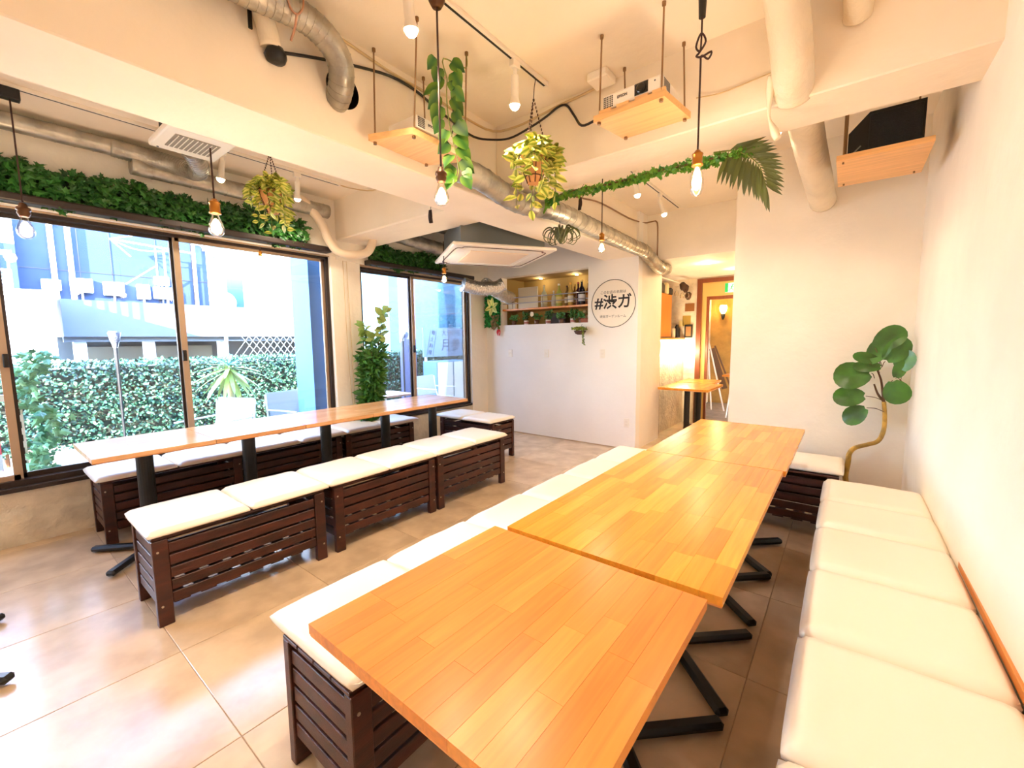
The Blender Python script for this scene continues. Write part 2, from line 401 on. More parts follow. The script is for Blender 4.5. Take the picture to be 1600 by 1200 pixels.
# beams
bb = B(); bb.box(-2.4, -1.7, 2.3, -1.98, 5.15, 2.85, .006)
me = bb.mesh(); me.materials.append(ceil_m); me.materials.append(black_m)
beam = bpy.data.objects.new('ceiling_beam', me); COL.objects.link(beam); beam['kind'] = 'structure'
cutm = B().cyl((-2.08, 1.235, 2.555), (-1.8, 1.235, 2.555), .085, seg=40).mesh(); cutm.materials.append(ceil_m); cutm.materials.append(black_m)
for p in cutm.polygons: p.material_index = 1
cut = bpy.data.objects.new('cut', cutm); COL.objects.link(cut)
md = beam.modifiers.new('b', 'BOOLEAN'); md.object = cut; md.operation = 'DIFFERENCE'; md.solver = 'EXACT'
nm = bpy.data.meshes.new_from_object(beam.evaluated_get(bpy.context.evaluated_depsgraph_get()))
beam.modifiers.clear(); beam.data = nm; bpy.data.objects.remove(cut)
S('ceiling_beam', B().box(-1.98, 2.38, 2.4, .5, 2.7, 2.85, .006), ceil_m)
S('ceiling_beam', B().box(-4.4, 2.5, 2.4, -2.4, 2.95, 2.85, .012), ceil_m)
S('ceiling_panel', B().box(-4.26, 2.95, 2.74, -2.4, 4.9, 2.8), grey_conc)
S('ceiling_panel', B().box(-2.42, 2.95, 2.31, -2.4, 4.9, 2.8), grey_conc)
S('baseboard_back', B().box(-4.2, BY-.006, 0, -1.95, BY, .012), grout)

# windows: frames, sliding sashes, panes, rails
def window(n, y0, y1, z0, z1, mulls):
    fr = B(); X = -4.4
    fr.box(X-.05, y0, z0, X+.06, y1, z0+.05); fr.box(X-.05, y0, z1-.035, X+.06, y1, z1)
    fr.box(X-.05, y0, z0, X+.06, y0+.035, z1); fr.box(X-.05, y1-.035, z0, X+.06, y1, z1)
    f = S('window_%d' % n, fr, frame_m)
    P('sill_rail', B().box(X+.06, y0, z0-.02, X+.1, y1, z0+.012, .003), frame_m, f)
    P('head_rail', B().box(X+.055, y0, z1-.012, X+.085, y1, z1+.012), frame_l, f)
    edges = [y0+.035] + mulls + [y1-.035]
    for i in range(len(edges)-1):
        a, b_ = edges[i], edges[i+1]; xx = X + (.015 if i % 2 else -.015)
        s = B(); t = .03
        s.box(xx-.012, a-.012, z0+.04, xx+.012, a+t, z1-.03); s.box(xx-.012, b_-t, z0+.04, xx+.012, b_+.012, z1-.03)
        s.box(xx-.012, a, z0+.04, xx+.012, b_, z0+.085); s.box(xx-.012, a, z1-.06, xx+.012, b_, z1-.03)
        sp = P('sash', s, frame_m if i % 2 == 0 else frame_l, f)
        P('pane', B().box(xx-.002, a+t-.003, z0+.08, xx+.002, b_-t+.003, z1-.055), glass, sp)
    for m_ in mulls:
        P('latch', B().box(X+.028, m_-.014, 1.2, X+.05, m_+.014, 1.29, .004), black_m, f)
    return f
window(1, -1.5, 2.44, .39, 2.24, [-.6, .17, 1.14])
w2 = window(2, 2.79, 4.56, .42, 2.19, [3.56])
# window board/blind cassettes
P_b = lambda y0, y1, z: B().box(-4.27, y0, z, -4.16, y1, z+.055, .012, 2)
T('blind_cassette', P_b(-1.4, 2.39, 2.245), frame_m, 'long dark roller blind cassette above the large left window', 'blind')
T('blind_cassette', P_b(2.82, 4.5, 2.185), frame_m, 'dark roller blind cassette above the far window behind the big air conditioner', 'blind')
T('blind_chain', B().tube([(-4.26, 2.56, 2.2), (-4.255, 2.565, 1.3), (-4.25, 2.585, .72), (-4.25, 2.61, .72), (-4.255, 2.615, 1.3), (-4.26, 2.6, 2.2)], .003, 5, 3), beige_c, 'thin looped blind cord hanging down the pillar between the windows', 'cord')

# ================================================================ TABLES
def staves(top, x0, x1, y0, y1, z0, z1, m, along='Y', wd=.052):
    n = max(1, round((x1-x0 if along == 'Y' else y1-y0)/wd)); s0, s1, l0, l1 = (x0, x1, y0, y1) if along == 'Y' else (y0, y1, x0, x1)
    sw_ = (s1-s0)/n
    for i in range(n):
        a = l0; first = True
        while a < l1-.001:
            ln = random.uniform(.22, .52)*(random.uniform(.4, 1) if first else 1); b_ = a+ln
            if l1-b_ < .14: b_ = l1
            first = False
            g = .00025; u0, u1 = s0+sw_*i+g, s0+sw_*(i+1)-g
            c = ((u0+u1)/2, (a+b_)/2) if along == 'Y' else ((a+b_)/2, (u0+u1)/2)
            hx, hy = ((u1-u0)/2, (b_-a)/2-g) if along == 'Y' else ((b_-a)/2-g, (u1-u0)/2)
            P('stave', B().box(-hx, -hy, z0, hx, hy, z1-random.uniform(0, .0003)), m, top, at=(c[0], c[1], 0))
            a = b_
def pedestal(t, cx, cy, top=.69, arm=.37, ang=45, r=.036):
    P('column', B().cyl((cx, cy, .04), (cx, cy, top-.01), r, seg=20), black_m, t)
    P('mounting_plate', B().box(cx-.15, cy-.15, top-.012, cx+.15, cy+.15, top, .003), black_m, t)
    for k in range(4):
        a = math.radians(ang+90*k); d = Vector((math.cos(a), math.sin(a), 0)); c = Vector((cx, cy, 0))
        b = B(); b.bar(c+d*.02+Vector((0, 0, .035)), c+d*arm+Vector((0, 0, .027)), .052, .034, bev=.012)
        P('foot', b, black_m, t)
def table(label, corners, peds, m, z=.72, th=.03, rz=0, along='Y', grp=None, ang=45, arm=.37, r=.036, wd=.052):
    x0, y0, x1, y1 = corners; cx, cy = (x0+x1)/2, (y0+y1)/2
    t = root('cafe_table', label, 'table', (cx, cy, 0), grp)
    top = P('tabletop', B().box(x0+.002, y0+.002, z-th, x1-.002, y1-.002, z-th+.006), edge_wood, t)
    staves(top, x0, x1, y0, y1, z-th+.006, z, m, along, wd)
    for p in peds: pedestal(t, p[0], p[1], z-th, arm, ang, r)
    if rz: t.rotation_euler.z = rz
    return t
G = 'butcher block tables pushed together in the foreground'
table('nearest square butcher block table, its corner towards the lower left', (-.915, .42, -.235, 1.06), [(-.53, .70)], stave_m, grp=G, rz=-.012, wd=.056)
table('middle long butcher block table between the nearest and the farthest', (-.874, 1.085, -.203, 2.33), [(-.53, 1.24), (-.53, 1.80)], stave_far, grp=G, wd=.056)
table('farthest butcher block table of the foreground row, by the doorway', (-.864, 2.337, -.192, 3.50), [(-.53, 2.40), (-.53, 2.92)], stave_far, grp=G, wd=.056)
G = 'narrow tables in a row along the windows'
ords = ['first (nearest)', 'second', 'third (middle)', 'fourth', 'fifth (farthest)']
for i in range(5):
    y0 = .38+.59*i + (.0 if i < 2 else .004)
    table('%s daylight-paled wood table of the row along the windows' % ords[i], (-3.845, y0, -3.215, y0+.587), [(-3.53, .66+.61*i)], stave_left, grp=G, arm=.36, r=.045)
ft = root('cafe_table', 'black pedestal table standing at the left edge of the photo, only foot tips showing', 'table', (-2.88, -.32, 0))
pedestal(ft, -2.88, -.32, .69, .46); tt = P('tabletop', B().box(-3.2, -.62, .69, -2.6, -.12, .696), edge_wood, ft)
staves(tt, -3.2, -2.6, -.62, -.12, .696, .72, stave_left)

# ================================================================ BENCHES
def make_bench():
    L, W, H = .84, .385, .425
    t = root('slatted_bench', 'dark slatted wooden bench box', 'bench', (0, 0, 0))
    for sx in (-1, 1):
        for sy in (-1, 1):
            P('leg', B().box(sx*W/2, sy*L/2, 0, sx*(W/2-.035), sy*(L/2-.062), H, .003), bench_m, t)
            for z in (.1, .37): P('screw', B().cyl((sx*(W/2-.001), sy*(L/2-.02), z), (sx*(W/2+.002), sy*(L/2-.02), z), .0055, seg=8), screw_m, t)
    n = 5; z0 = .095; sh = (H-.02-z0)/n
    for k in range(n):
        a = z0+sh*k
        for sx in (-1, 1):
            P('side_slat', B().box(sx*(W/2-.008), -(L/2-.064), a+.006, sx*(W/2-.022), L/2-.064, a+sh-.007, .002), bench_m, t)
        for sy in (-1, 1):
            P('end_slat', B().box(-(W/2-.037), sy*(L/2-.008), a+.006, W/2-.037, sy*(L/2-.022), a+sh-.007, .002), bench_m, t)
    for k in range(7):
        y = -(L/2-.07)+.113*k
        P('bottom_slat', B().box(-(W/2-.03), y, .084, W/2-.03, y+.068, .092), bench_m, t)
    for k in range(4):
        x = -W/2+.002+k*(W-.004)/4
        P('top_board', B().box(x, -L/2, H, x+(W-.004)/4-.006, L/2, H+.012, .002), bench_m, t)
    return t
bench0 = make_bench(); _b = [False]
def bench(x, y, rz, label, group, long=1):
    o = place(bench0, _b[0], (x, y, 0), rz, label, group); _b[0] = True; return o
def cushion_mesh(W, L, H, seed):
    nx, ny = 16, 14; bm = bmesh.new(); off = Vector((seed*3.1, seed*1.7, seed)); top = []; bot = []
    for j in range(ny+1):
        rt, rb = [], []
        for i in range(nx+1):
            u = -1+2*i/nx; v = -1+2*j/ny
            u = math.sin(u*PI/2)*.35+u*.65; v = math.sin(v*PI/2)*.35+v*.65
            x = u*W/2; y = v*L/2
            e = max(0, 1-abs(u)**10)**.5*max(0, 1-abs(v)**10)**.5
            wv = noise.noise(Vector((x*9, y*9, 0))+off)*.0035 + noise.noise(Vector((x*24, y*5, 2))+off)*.0018*(1-e*.4)
            z = H*(.42+.58*e**.6) + wv
            sx = 1-.012*(abs(v)**6); sy = 1-.02*(abs(u)**6)
            rt.append(bm.verts.new((x*sx, y*sy, z))); rb.append(bm.verts.new((x*sx*.99, y*sy*.99, .002 if (0 < i < nx and 0 < j < ny) else .008)))
        top.append(rt); bot.append(rb)
    for j in range(ny):
        for i in range(nx):
            bm.faces.new((top[j][i], top[j][i+1], top[j+1][i+1], top[j+1][i])); bm.faces.new((bot[j][i], bot[j+1][i], bot[j+1][i+1], bot[j][i+1]))
    for i in range(nx):
        bm.faces.new((bot[0][i], bot[0][i+1], top[0][i+1], top[0][i])); bm.faces.new((bot[ny][i+1], bot[ny][i], top[ny][i], top[ny][i+1]))
    for j in range(ny):
        bm.faces.new((bot[j+1][0], bot[j][0], top[j][0], top[j+1][0])); bm.faces.new((bot[j][nx], bot[j+1][nx], top[j+1][nx], top[j][nx]))
    for f in bm.faces: f.smooth = True
    me = bpy.data.meshes.new('cushion'); bm.to_mesh(me); bm.free(); me.materials.append(vinyl); return me
def piping_mesh(W, L, H):
    w, l = W/2*.985, L/2*.975
    return B().tube([(-w+.02, -l, 0), (w-.02, -l, 0), (w, -l+.02, 0), (w, l-.02, 0), (w-.02, l, 0), (-w+.02, l, 0), (-w, l-.02, 0), (-w, -l+.02, 0)], .0022, 5, 1, closed=True)
CU = {}
def cushion(x, y, z, W, L, rz, label, group, H=.042):
    k = (round(W, 3), round(L, 3), H)
    if k not in CU: CU[k] = [[cushion_mesh(W, L, H, s) for s in range(3)], None, 0]
    rec = CU[k]; me = rec[0][rec[2] % 3]; rec[2] += 1
    t = root('seat_cushion', label, 'cushion', (x, y, z), group); t.rotation_euler.z = rz
    o = bpy.data.objects.new('pad', me); COL.objects.link(o); o.parent = t
    if rec[1] is None:
        rec[1] = piping_mesh(W, L, H).mesh(); rec[1].materials.append(vinyl)
    q = bpy.data.objects.new('piping', rec[1]); COL.objects.link(q); q.parent = t; q.location = (0, 0, H*.42)
    return t
BT = .438
num = ['first (nearest)', 'second', 'third', 'fourth', 'fifth', 'sixth (farthest)', 'seventh', 'eighth']
# front row (between the two tables)
for i, y in enumerate((.88, 1.785, 2.655)):
    bench(-2.69, y, 0, '%s brown slatted bench of the row in the middle of the room' % ['nearest', 'middle', 'farthest'][i], 'benches in the middle of the room')
for i in range(6):
    cushion(-2.722, .665+.445*i, BT, .475, .443, random.uniform(-.006, .006), '%s white cushion along the bench row in the middle of the room' % num[i], 'cushions on the middle bench row')
# row by the near table
for i, y in enumerate((.96, 1.86, 2.76)):
    bench(-1.155, y, 0, '%s brown slatted bench on the left of the foreground tables' % ['nearest', 'middle', 'farthest'][i], 'benches left of the foreground tables')
for i in range(6):
    cushion(-1.2, .765+.457*i, BT, .49, .455, random.uniform(-.004, .004), '%s white cushion on the left of the foreground tables' % num[i], 'cushions left of the foreground tables')
# right wall row
for i, y in enumerate((2.8, 1.9, 1.0)):
    bench(.185, y, 0, '%s slatted bench against the right wall' % ['farthest', 'middle', 'nearest'][i], 'benches along the right wall')
yr = [3.22, 2.79, 2.385, 1.93, 1.47, 1.0, .55]
for i in range(6):
    cushion(.157, (yr[i]+yr[i+1])/2, BT, .45, yr[i]-yr[i+1]-.008, random.uniform(-.005, .005), '%s white cushion along the right wall' % ['farthest', 'second farthest', 'third from the plant', 'fourth from the plant', 'fifth from the plant', 'nearest'][i], 'cushions along the right wall', H=.05)
T('wall_batten', B().box(.385, .9, .46, .402, 3.2, .49, .002), edge_wood, 'thin brown wooden strip between the right cushions and the wall', 'trim')
# window row
for i, y in enumerate((.9, 1.78, 2.66)):
    bench(-4.02, y, 0, '%s dark slatted bench directly under the windows' % ['nearest', 'middle', 'farthest'][i], 'benches under the windows')
for i in range(6):
    cushion(-4.035, .675+.45*i, BT, .47, .448, random.uniform(-.004, .004), '%s white cushion on the benches under the windows' % num[i], 'cushions under the windows')
# far left bench and far right bench
bench(-3.42, 3.68, PI/2, 'slatted bench standing crosswise beyond the window tables', 'crosswise benches')
for i in range(2):
    cushion(-3.65+.445*i, 3.66, BT, .435, .45, random.uniform(-.006, .006), '%s white cushion on the crosswise bench beyond the window tables' % ['left', 'right'][i], 'cushions on the far left bench')
bench(-.41, 3.62, PI/2, 'dark slatted bench against the wall below the rubber plant', 'crosswise benches')
for i in range(2):
    cushion(-.62+.44*i, 3.66, BT, .43, .44, random.uniform(-.006, .006), '%s white cushion on the bench against the far right wall' % ['left', 'right'][i], 'cushions on the far right bench')

# ================================================================ LAMPS
def point(loc, e, col=WARM, r=.03, parent=None):
    l = bpy.data.lights.new('lamp_light', 'POINT'); l.energy = e*LAMP; l.color = col; l.shadow_soft_size = r
    o = bpy.data.objects.new('lamp_light', l); COL.objects.link(o)
    if parent: o.parent = parent; o.location = Vector(loc)-rloc(parent)
    else: o.location = loc
    return o
def pendant(x, y, ztop, zsock, label, style='brass', e=14, top='rose', bulb='tear', k=1.0, knot=False, cone=True):
    """bulb hanging on a cord: zsock = bottom of the socket"""
    t = root('pendant_lamp', label, 'lamp', (x, y, ztop), 'bare bulb pendants')
    if top == 'rose': P('ceiling_rose', B().lathe([(.004, -.075), (.02, -.075), (.034, -.05), (.04, 0)], (x, y, ztop), 20), dark_brass, t)
    elif top == 'plug': P('track_plug', B().box(x-.028, y-.04, ztop-.06, x+.028, y+.04, ztop, .004), black_m, t)
    elif top == 'grip': P('cord_grip', B().cyl((x, y, ztop-.1), (x, y, ztop), .014, .018, 12), black_m, t)
    zt = zsock+.065*k
    pts = [(x, y, ztop-.05)]
    if knot:
        zk = ztop-.24
        pts += [(x, y, zk+.06), (x-.004, y, zk+.01), (x-.022, y+.004, zk+.035), (x, y-.006, zk+.075), (x+.018, y, zk+.04), (x-.006, y, zk+.005), (x-.02, y+.004, zk-.004), (x+.004, y-.006, zk-.02), (x+.042, y, zk-.01), (x+.03, y, zk-.035), (x+.002, y, zk-.012), (x, y, zk-.07)]
    pts += [(x, y, zt)]
    P('cord', B().tube(pts, .0042 if style != 'black' else .0032, 6, 4 if knot else 1), cord_m, t)
    m = brass if style != 'dark' else dark_brass
    if style == 'dark':
        pr = [(.006, .062), (.012, .06), (.016, .045), (.024, .04), (.026, .03), (.02, .026), (.024, .016), (.018, .004), (.018, 0)]
    else: pr = [(.004, .066), (.01, .064), (.015, .055), (.022, .05), (.024, .046), (.021, .042), (.021, .008), (.024, .006), (.024, 0), (.016, 0)]
    P('socket', B().lathe([(a*k, b_*k) for a, b_ in pr], (x, y, zsock), 18), m, t)
    if bulb == 'tear': bp = [(.013, 0), (.015, -.012), (.024, -.035), (.032, -.06), (.03, -.08), (.018, -.095), (.002, -.1)]
    else: bp = [(.013, 0), (.016, -.015), (.024, -.035), (.027, -.06), (.027, -.095), (.02, -.12), (.002, -.13)]
    P('bulb', B().lathe([(a*k, b_*k) for a, b_ in bp], (x, y, zsock), 18, False), bulb_glass, t)
    gz = -.055*k; gl = .03*k if bulb == 'tear' else .045*k
    P('filament', B().ball((x, y, zsock+gz), .017*k, 2, (1, 1, gl/(.017*k)*1.15)), glow, t)
    point((x, y, zsock+gz), e, parent=t, r=.035)
    return t
pendant(-1.42, 1.335, 2.8, 2.03, 'bulb on a long cord beside the trailing vine, dark turned socket', 'dark', e=13)
pendant(-.56, 2.05, 2.8, 2.10, 'largest bare bulb on a knotted cord in front of the palm leaf', 'brass', e=14, top='grip', bulb='tube', knot=True)
pendant(-3.77, .285, 2.775, 2.08, 'bulb hanging before the ivy at the far left of the photo', 'dark', e=15, top='plug', k=1.25)
pendant(-2.385, .79, 2.3, 1.955, 'clear bulb in a brass socket in front of the large window', 'brass', e=14, top='none', k=1.05)
pendant(-3.29, 3.1, 2.4, 2.03, 'bulb hanging just left of the big air conditioner', 'brass', e=7, top='none')
pendant(-1.63, 3.3, 2.8, 2.15, 'bulb hanging near the right end of the duct, above the round sign', 'brass', e=12, top='none')
pendant(-4.2, 1.72, 2.25, 2.12, 'small bulb hanging below the left hanging plant against the window', 'brass', e=2, top='none', k=.75)

def track(label, x, y0, y1, z=2.8):
    t = root('lighting_track', label, 'lighting track', (x, (y0+y1)/2, z), 'ceiling lighting tracks')
    P('rail', B().box(x-.017, y0, z-.022, x+.017, y1, z, .002), white_m, t)
    P('slot', B().box(x-.006, y0+.01, z-.0225, x+.006, y1-.01, z-.018), black_m, t)
    P('end_cap', B().box(x-.018, y1-.012, z-.024, x+.018, y1+.002, z), white_m, t)
    return t
track('long white lighting track running over the foreground tables', -1.432, -1.4, 2.17)
track('white lighting track over the windows side tables', -3.77, -1.4, 2.27)
track('short white lighting track beyond the cross beam, towards the doorway', -1.545, 3.0, 5.0)
def spot(x, y, label, tilt=(0.12, 0.12), e=22, z=2.778, ln=.1):
    t = root('spot_lamp', label, 'spotlight', (x, y, z), 'white track spotlights')
    P('adapter', B().box(x-.015, y-.03, z-.035, x+.015, y+.03, z, .003), white_m, t)
    P('arm', B().box(x-.006, y-.012, z-.09, x+.006, y+.012, z-.03, .002), white_p, t)
    d = Vector((tilt[0], tilt[1], -1)).normalized(); a = Vector((x, y, z-.07)); b_ = a+d*ln
    P('lamp_body', B().cyl(a, b_, .02, .021, 16), white_m, t)
    P('reflector', B().cyl(b_, b_+d*.035, .021, .031, 18), white_m, t)
    P('lamp_face', B().ball(b_+d*.036, .026, 2), spot_glow, t)
    l = bpy.data.lights.new('spot_light', 'SPOT'); l.energy = e*LAMP*2.0; l.color = (1, .82, .6); l.spot_size = 2.3; l.spot_blend = .9; l.shadow_soft_size = .03
    o = bpy.data.objects.new('spot_light', l); COL.objects.link(o); o.parent = t; o.location = b_+d*.085-rloc(t); o.rotation_euler = d.to_track_quat('-Z', 'Y').to_euler()
    return t
spot(-1.43, 1.19, 'white spotlight at the top edge of the photo, above the projector shelf', (0, .1))
spot(-1.43, 1.88, 'white cylindrical spotlight near the end of the long track, left of the central hanging plant', (-.1, .1))
spot(-1.5, 3.66, 'spotlight behind the ivy garland, left of the big knotted-cord bulb', (.1, .1), 16)
spot(-1.545, 4.4, 'farthest spotlight, near the end of the short track', (.3, .1), 16)
spot(-3.77, 1.32, 'spotlight beside the small ceiling air conditioner', (-.1, -.1), 16)
spot(-3.77, 1.88, 'spotlight right of the left hanging plant', (-.3, .1), 16)
spot(-.40, 3.1, 'small spotlight half hidden behind the palm leaf', (0, .1), 12)
for y_ in (-.9, -.1, .45):  # unseen spotlights added as fill light for the room
    spot(-1.432, y_, {-.9: 'added fill spotlight at the rear end of the long track, outside the photo', -.1: 'added fill spotlight on the long track level with the camera', .45: 'added fill spotlight on the long track just above the frame'}[y_], (.1, .15), 13)
for y_ in (-.9, -.1):  # two more added fill spotlights, out of view on the window side
    spot(-3.77, y_, {-.9: 'added fill spotlight at the rear end of the window side track', -.1: 'added fill spotlight on the window side track left of the photo'}[y_], (.2, .1), 4)
for x, y in ((-1.42, 5.75), (-1.2, 6.45)):
    t = root('downlight', ['near', 'far'][y > 6]+' round downlight in the ceiling of the doorway passage', 'lamp', (x, y, 2.27), 'passage downlights')
    P('trim_ring', B().lathe([(.05, 0), (.055, -.004), (.06, -.006), (.066, -.004), (.068, 0)], (x, y, 2.27), 24, False), white_m, t)
    P('lamp_face', B().cyl((x, y, 2.262), (x, y, 2.268), .052, seg=24), spot_glow, t)
    point((x, y, 2.22), 5, (1, .68, .34), parent=t)

# ================================================================ DUCTS, PIPES, CABLES
def duct(name, label, pts, r, m, rib=.05, cat='duct', seg=18, ribr=None, k=6):
    t = root(name, label, cat, pts[len(pts)//2])
    Pp = smooth([Vector(p) for p in pts], 14); L = [0]
    for a, b_ in zip(Pp, Pp[1:]): L.append(L[-1]+(b_-a).length)
    P('duct_skin', B().tube(pts, lambda s: r*(1+.012*noise.noise(Vector((s*L[-1]*30, r*90, 2)))), seg, 14), m, t)
    d = rib; b = B(); i = 1
    while d < L[-1] and rib:
        while L[i] < d: i += 1
        p = Pp[i-1].lerp(Pp[i], (d-L[i-1])/(L[i]-L[i-1])); tg = (Pp[i]-Pp[i-1]).normalized()
        b.cyl(p-tg*.003, p+tg*.003, r*1.035, seg=seg); d += rib
    if rib: o = P('seam_rings', b, m, t); o['kind'] = 'stuff'
    return t
X_ = -1.87
duct('spiral_duct', 'long silver duct along the beam, from below the vine to the doorway', [(-1.9, 1.86, 2.37), (X_, 2.0, 2.36), (X_, 2.12, 2.355), (X_, 2.36, 2.315), (X_, 2.56, 2.31), (X_, 2.85, 2.345), (X_, 3.08, 2.36), (X_, 3.8, 2.35), (X_, 4.48, 2.335), (X_, 4.85, 2.335), (X_+.02, 5.02, 2.27), (X_+.05, 5.2, 2.19), (X_+.03, 5.4, 2.2), (X_, 5.62, 2.23)], .072, alu, .09)
duct('flexible_duct', 'thick silver flexible duct bending down into the round hole in the beam', [(-1.88, .45, 2.66), (-1.87, .76, 2.675), (-1.86, .88, 2.685), (-1.85, 1.0, 2.685), (-1.85, 1.09, 2.655), (-1.86, 1.15, 2.6), (-1.9, 1.18, 2.54), (-1.97, 1.2, 2.5), (-2.05, 1.21, 2.49)], .055, alu, .03)
t = root('bandaged_duct', 'white wrapped duct with torn dark end, beside the silver flexible duct', 'duct', (-1.9, .85, 2.6))
P('wrapping', B().tube([(-1.9, .74, 2.8), (-1.93, .83, 2.74), (-1.95, .88, 2.65), (-1.96, .9, 2.57)], .04, 14, 5), wrap_m, t)
P('torn_end', B().lathe([(.012, -.03), (.035, -.025), (.045, 0), (.03, .03)], (-1.955, .915, 2.545), 9), black_m, t)
P('hanging_rag', B().box(-1.96, .815, 2.6, -1.95, .83, 2.68, .002), black_m, t)
T('cable_loop', B().tube([(-1.8, .93, 2.78), (-1.8, .9, 2.72), (-1.8, .91, 2.66), (-1.8, .94, 2.65), (-1.8, .965, 2.7), (-1.8, .96, 2.76)], .004, 6, 4).tube([(-1.8, .935, 2.65), (-1.81, .93, 2.6), (-1.84, .925, 2.56)], .005, 6, 4), mat('pinkish cable', (176, 128, 100), .5), 'small looped cable hanging over the silver flexible duct', 'cable')
duct('spiral_duct', 'silver duct running along the top of the window wall at the left edge', [(-4.14, -1.4, 2.71), (-4.14, .3, 2.715), (-4.14, .82, 2.72)], .055, alu, .09)
duct('flexible_duct', 'curved silver flexible duct rising to the small ceiling air conditioner', [(-4.13, .76, 2.715), (-4.1, .95, 2.70), (-4.0, 1.1, 2.66), (-3.85, 1.17, 2.60), (-3.68, 1.14, 2.59), (-3.55, 1.06, 2.64)], .06, alu, .02)
duct('spiral_duct', 'straight silver duct on the window wall behind the small air conditioner', [(-4.14, .86, 2.63), (-4.14, 1.6, 2.63), (-4.14, 2.35, 2.63)], .065, alu, .12)
duct('drain_pipe', 'thick beige plastic pipe curving down the wall corner under the left beam', [(-4.13, 2.02, 2.68), (-4.12, 2.12, 2.66), (-4.12, 2.25, 2.52), (-4.12, 2.34, 2.35), (-4.1, 2.42, 2.25), (-4.04, 2.54, 2.23), (-3.98, 2.66, 2.26), (-3.97, 2.72, 2.34), (-3.97, 2.74, 2.41)], .042, mat('beige plastic pipe', (226, 208, 184), .4), 0, 'pipe')
duct('spiral_duct', 'silver ducting behind the left beam above the second ivy mat', [(-4.1, 2.97, 2.55), (-4.08, 3.6, 2.5), (-4.05, 4.5, 2.45)], .075, alu, .1)
duct('foil_duct', 'crinkled foil hose below the big air conditioner', [(-3.9, 4.0, 2.06), (-3.8, 4.2, 2.02), (-3.68, 4.38, 2.03), (-3.6, 4.45, 2.08)], .085, foil, .03)
duct('foil_duct', 'crinkled foil hose end poking out before the bottle niche', [(-3.78, 4.28, 2.08), (-3.8, 4.5, 2.02), (-3.84, 4.7, 1.98), (-3.88, 4.95, 1.95)], .085, foil, .03)
duct('wrapped_duct', 'large white wrapped duct coming down from the ceiling onto the cross beam', [(-.3, 2.0, 2.9), (-.28, 2.14, 2.76), (-.26, 2.23, 2.62), (-.25, 2.3, 2.5), (-.25, 2.42, 2.44)], .078, wrap_m, 0)
duct('wrapped_duct', 'white wrapped duct end behind the cross beam, left of the speaker shelf', [(-.27, 2.75, 2.66), (-.25, 3.2, 2.53), (-.22, 3.7, 2.42), (-.2, 4.06, 2.36)], .085, wrap_m, 0)
duct('wrapped_duct', 'short white wrapped pipe stub at the top right of the ceiling', [(-.06, 2.08, 2.86), (-.05, 2.2, 2.78), (-.04, 2.32, 2.7), (-.04, 2.39, 2.66)], .05, wrap_m, 0)
T('tape_strip', B().tube([(-.33, 2.3, 2.5), (-.335, 2.34, 2.44), (-.34, 2.37, 2.36), (-.32, 2.37, 2.3), (-.3, 2.372, 2.25)], lambda s: .012+.006*math.sin(s*9), 6, 4), wrap_m, 'twisted white tape hanging down across the cross beam', 'tape')
T('cable', B().tube([(-1.965, .93, 2.57), (-1.965, 1.11, 2.63), (-1.965, 1.28, 2.68), (-1.965, 1.5, 2.73), (-1.965, 1.67, 2.73), (-1.965, 1.81, 2.70), (-1.96, 1.95, 2.67), (-1.95, 2.12, 2.64), (-1.93, 2.28, 2.67), (-1.84, 2.355, 2.68), (-1.7, 2.365, 2.7), (-1.56, 2.365, 2.73), (-1.47, 2.365, 2.76), (-1.41, 2.365, 2.75), (-1.35, 2.35, 2.67), (-1.27, 2.3, 2.57), (-1.15, 2.24, 2.54)], .007, 6, 4), black_c, 'thick black cable sagging along the beams to the right projector', 'cable')
T('cable', B().tube([(-1.2, 2.36, 2.78), (-1.33, 2.37, 2.775), (-1.47, 2.37, 2.77), (-1.62, 2.37, 2.755), (-1.8, 2.37, 2.745), (-1.96, 2.33, 2.75), (-1.97, 2.1, 2.74), (-1.97, 1.8, 2.755), (-1.97, 1.5, 2.755), (-1.97, 1.25, 2.775), (-1.97, 1.0, 2.785), (-1.97, .6, 2.79)], .007, 6, 3), beige_c, 'beige conduit running along the ceiling edge of the beams', 'conduit')
T('junction_box', B().box(-1.21, 2.24, 2.755, -1.09, 2.36, 2.8, .006), white_p, 'white junction box on the ceiling left of the right projector', 'junction box')
T('junction_box', B().box(-1.9, 1.78, 2.755, -1.78, 1.9, 2.8, .006), white_p, 'white junction box behind the top of the trailing vine', 'junction box')
T('cable', B().tube([(-1.955, 3.3, 2.58), (-1.955, 3.6, 2.62), (-1.955, 3.95, 2.66), (-1.955, 4.6, 2.66), (-1.955, 5.05, 2.7), (-1.9, 5.135, 2.72), (-1.83, 5.135, 2.7), (-1.82, 5.135, 2.5), (-1.82, 5.135, 2.3)], .008, 6, 3), mat('brown cable', (140, 104, 72), .5), 'brown cable on the beam side and down beside the doorway lintel', 'cable')
T('cable', B().tube([(-.66, 2.36, 2.54), (-.55, 2.37, 2.53), (-.4, 2.37, 2.54), (-.3, 2.37, 2.55)], .003, 5, 4), beige_c, 'thin wire across the cross beam right of the projector', 'cable')
T('cable', B().tube([(-3.77, 2.27, 2.785), (-3.7, 2.34, 2.76), (-3.55, 2.47, 2.74), (-3.3, 2.49, 2.77)], .006, 5, 4), beige_c, 'short cable at the end of the window side track', 'cable')
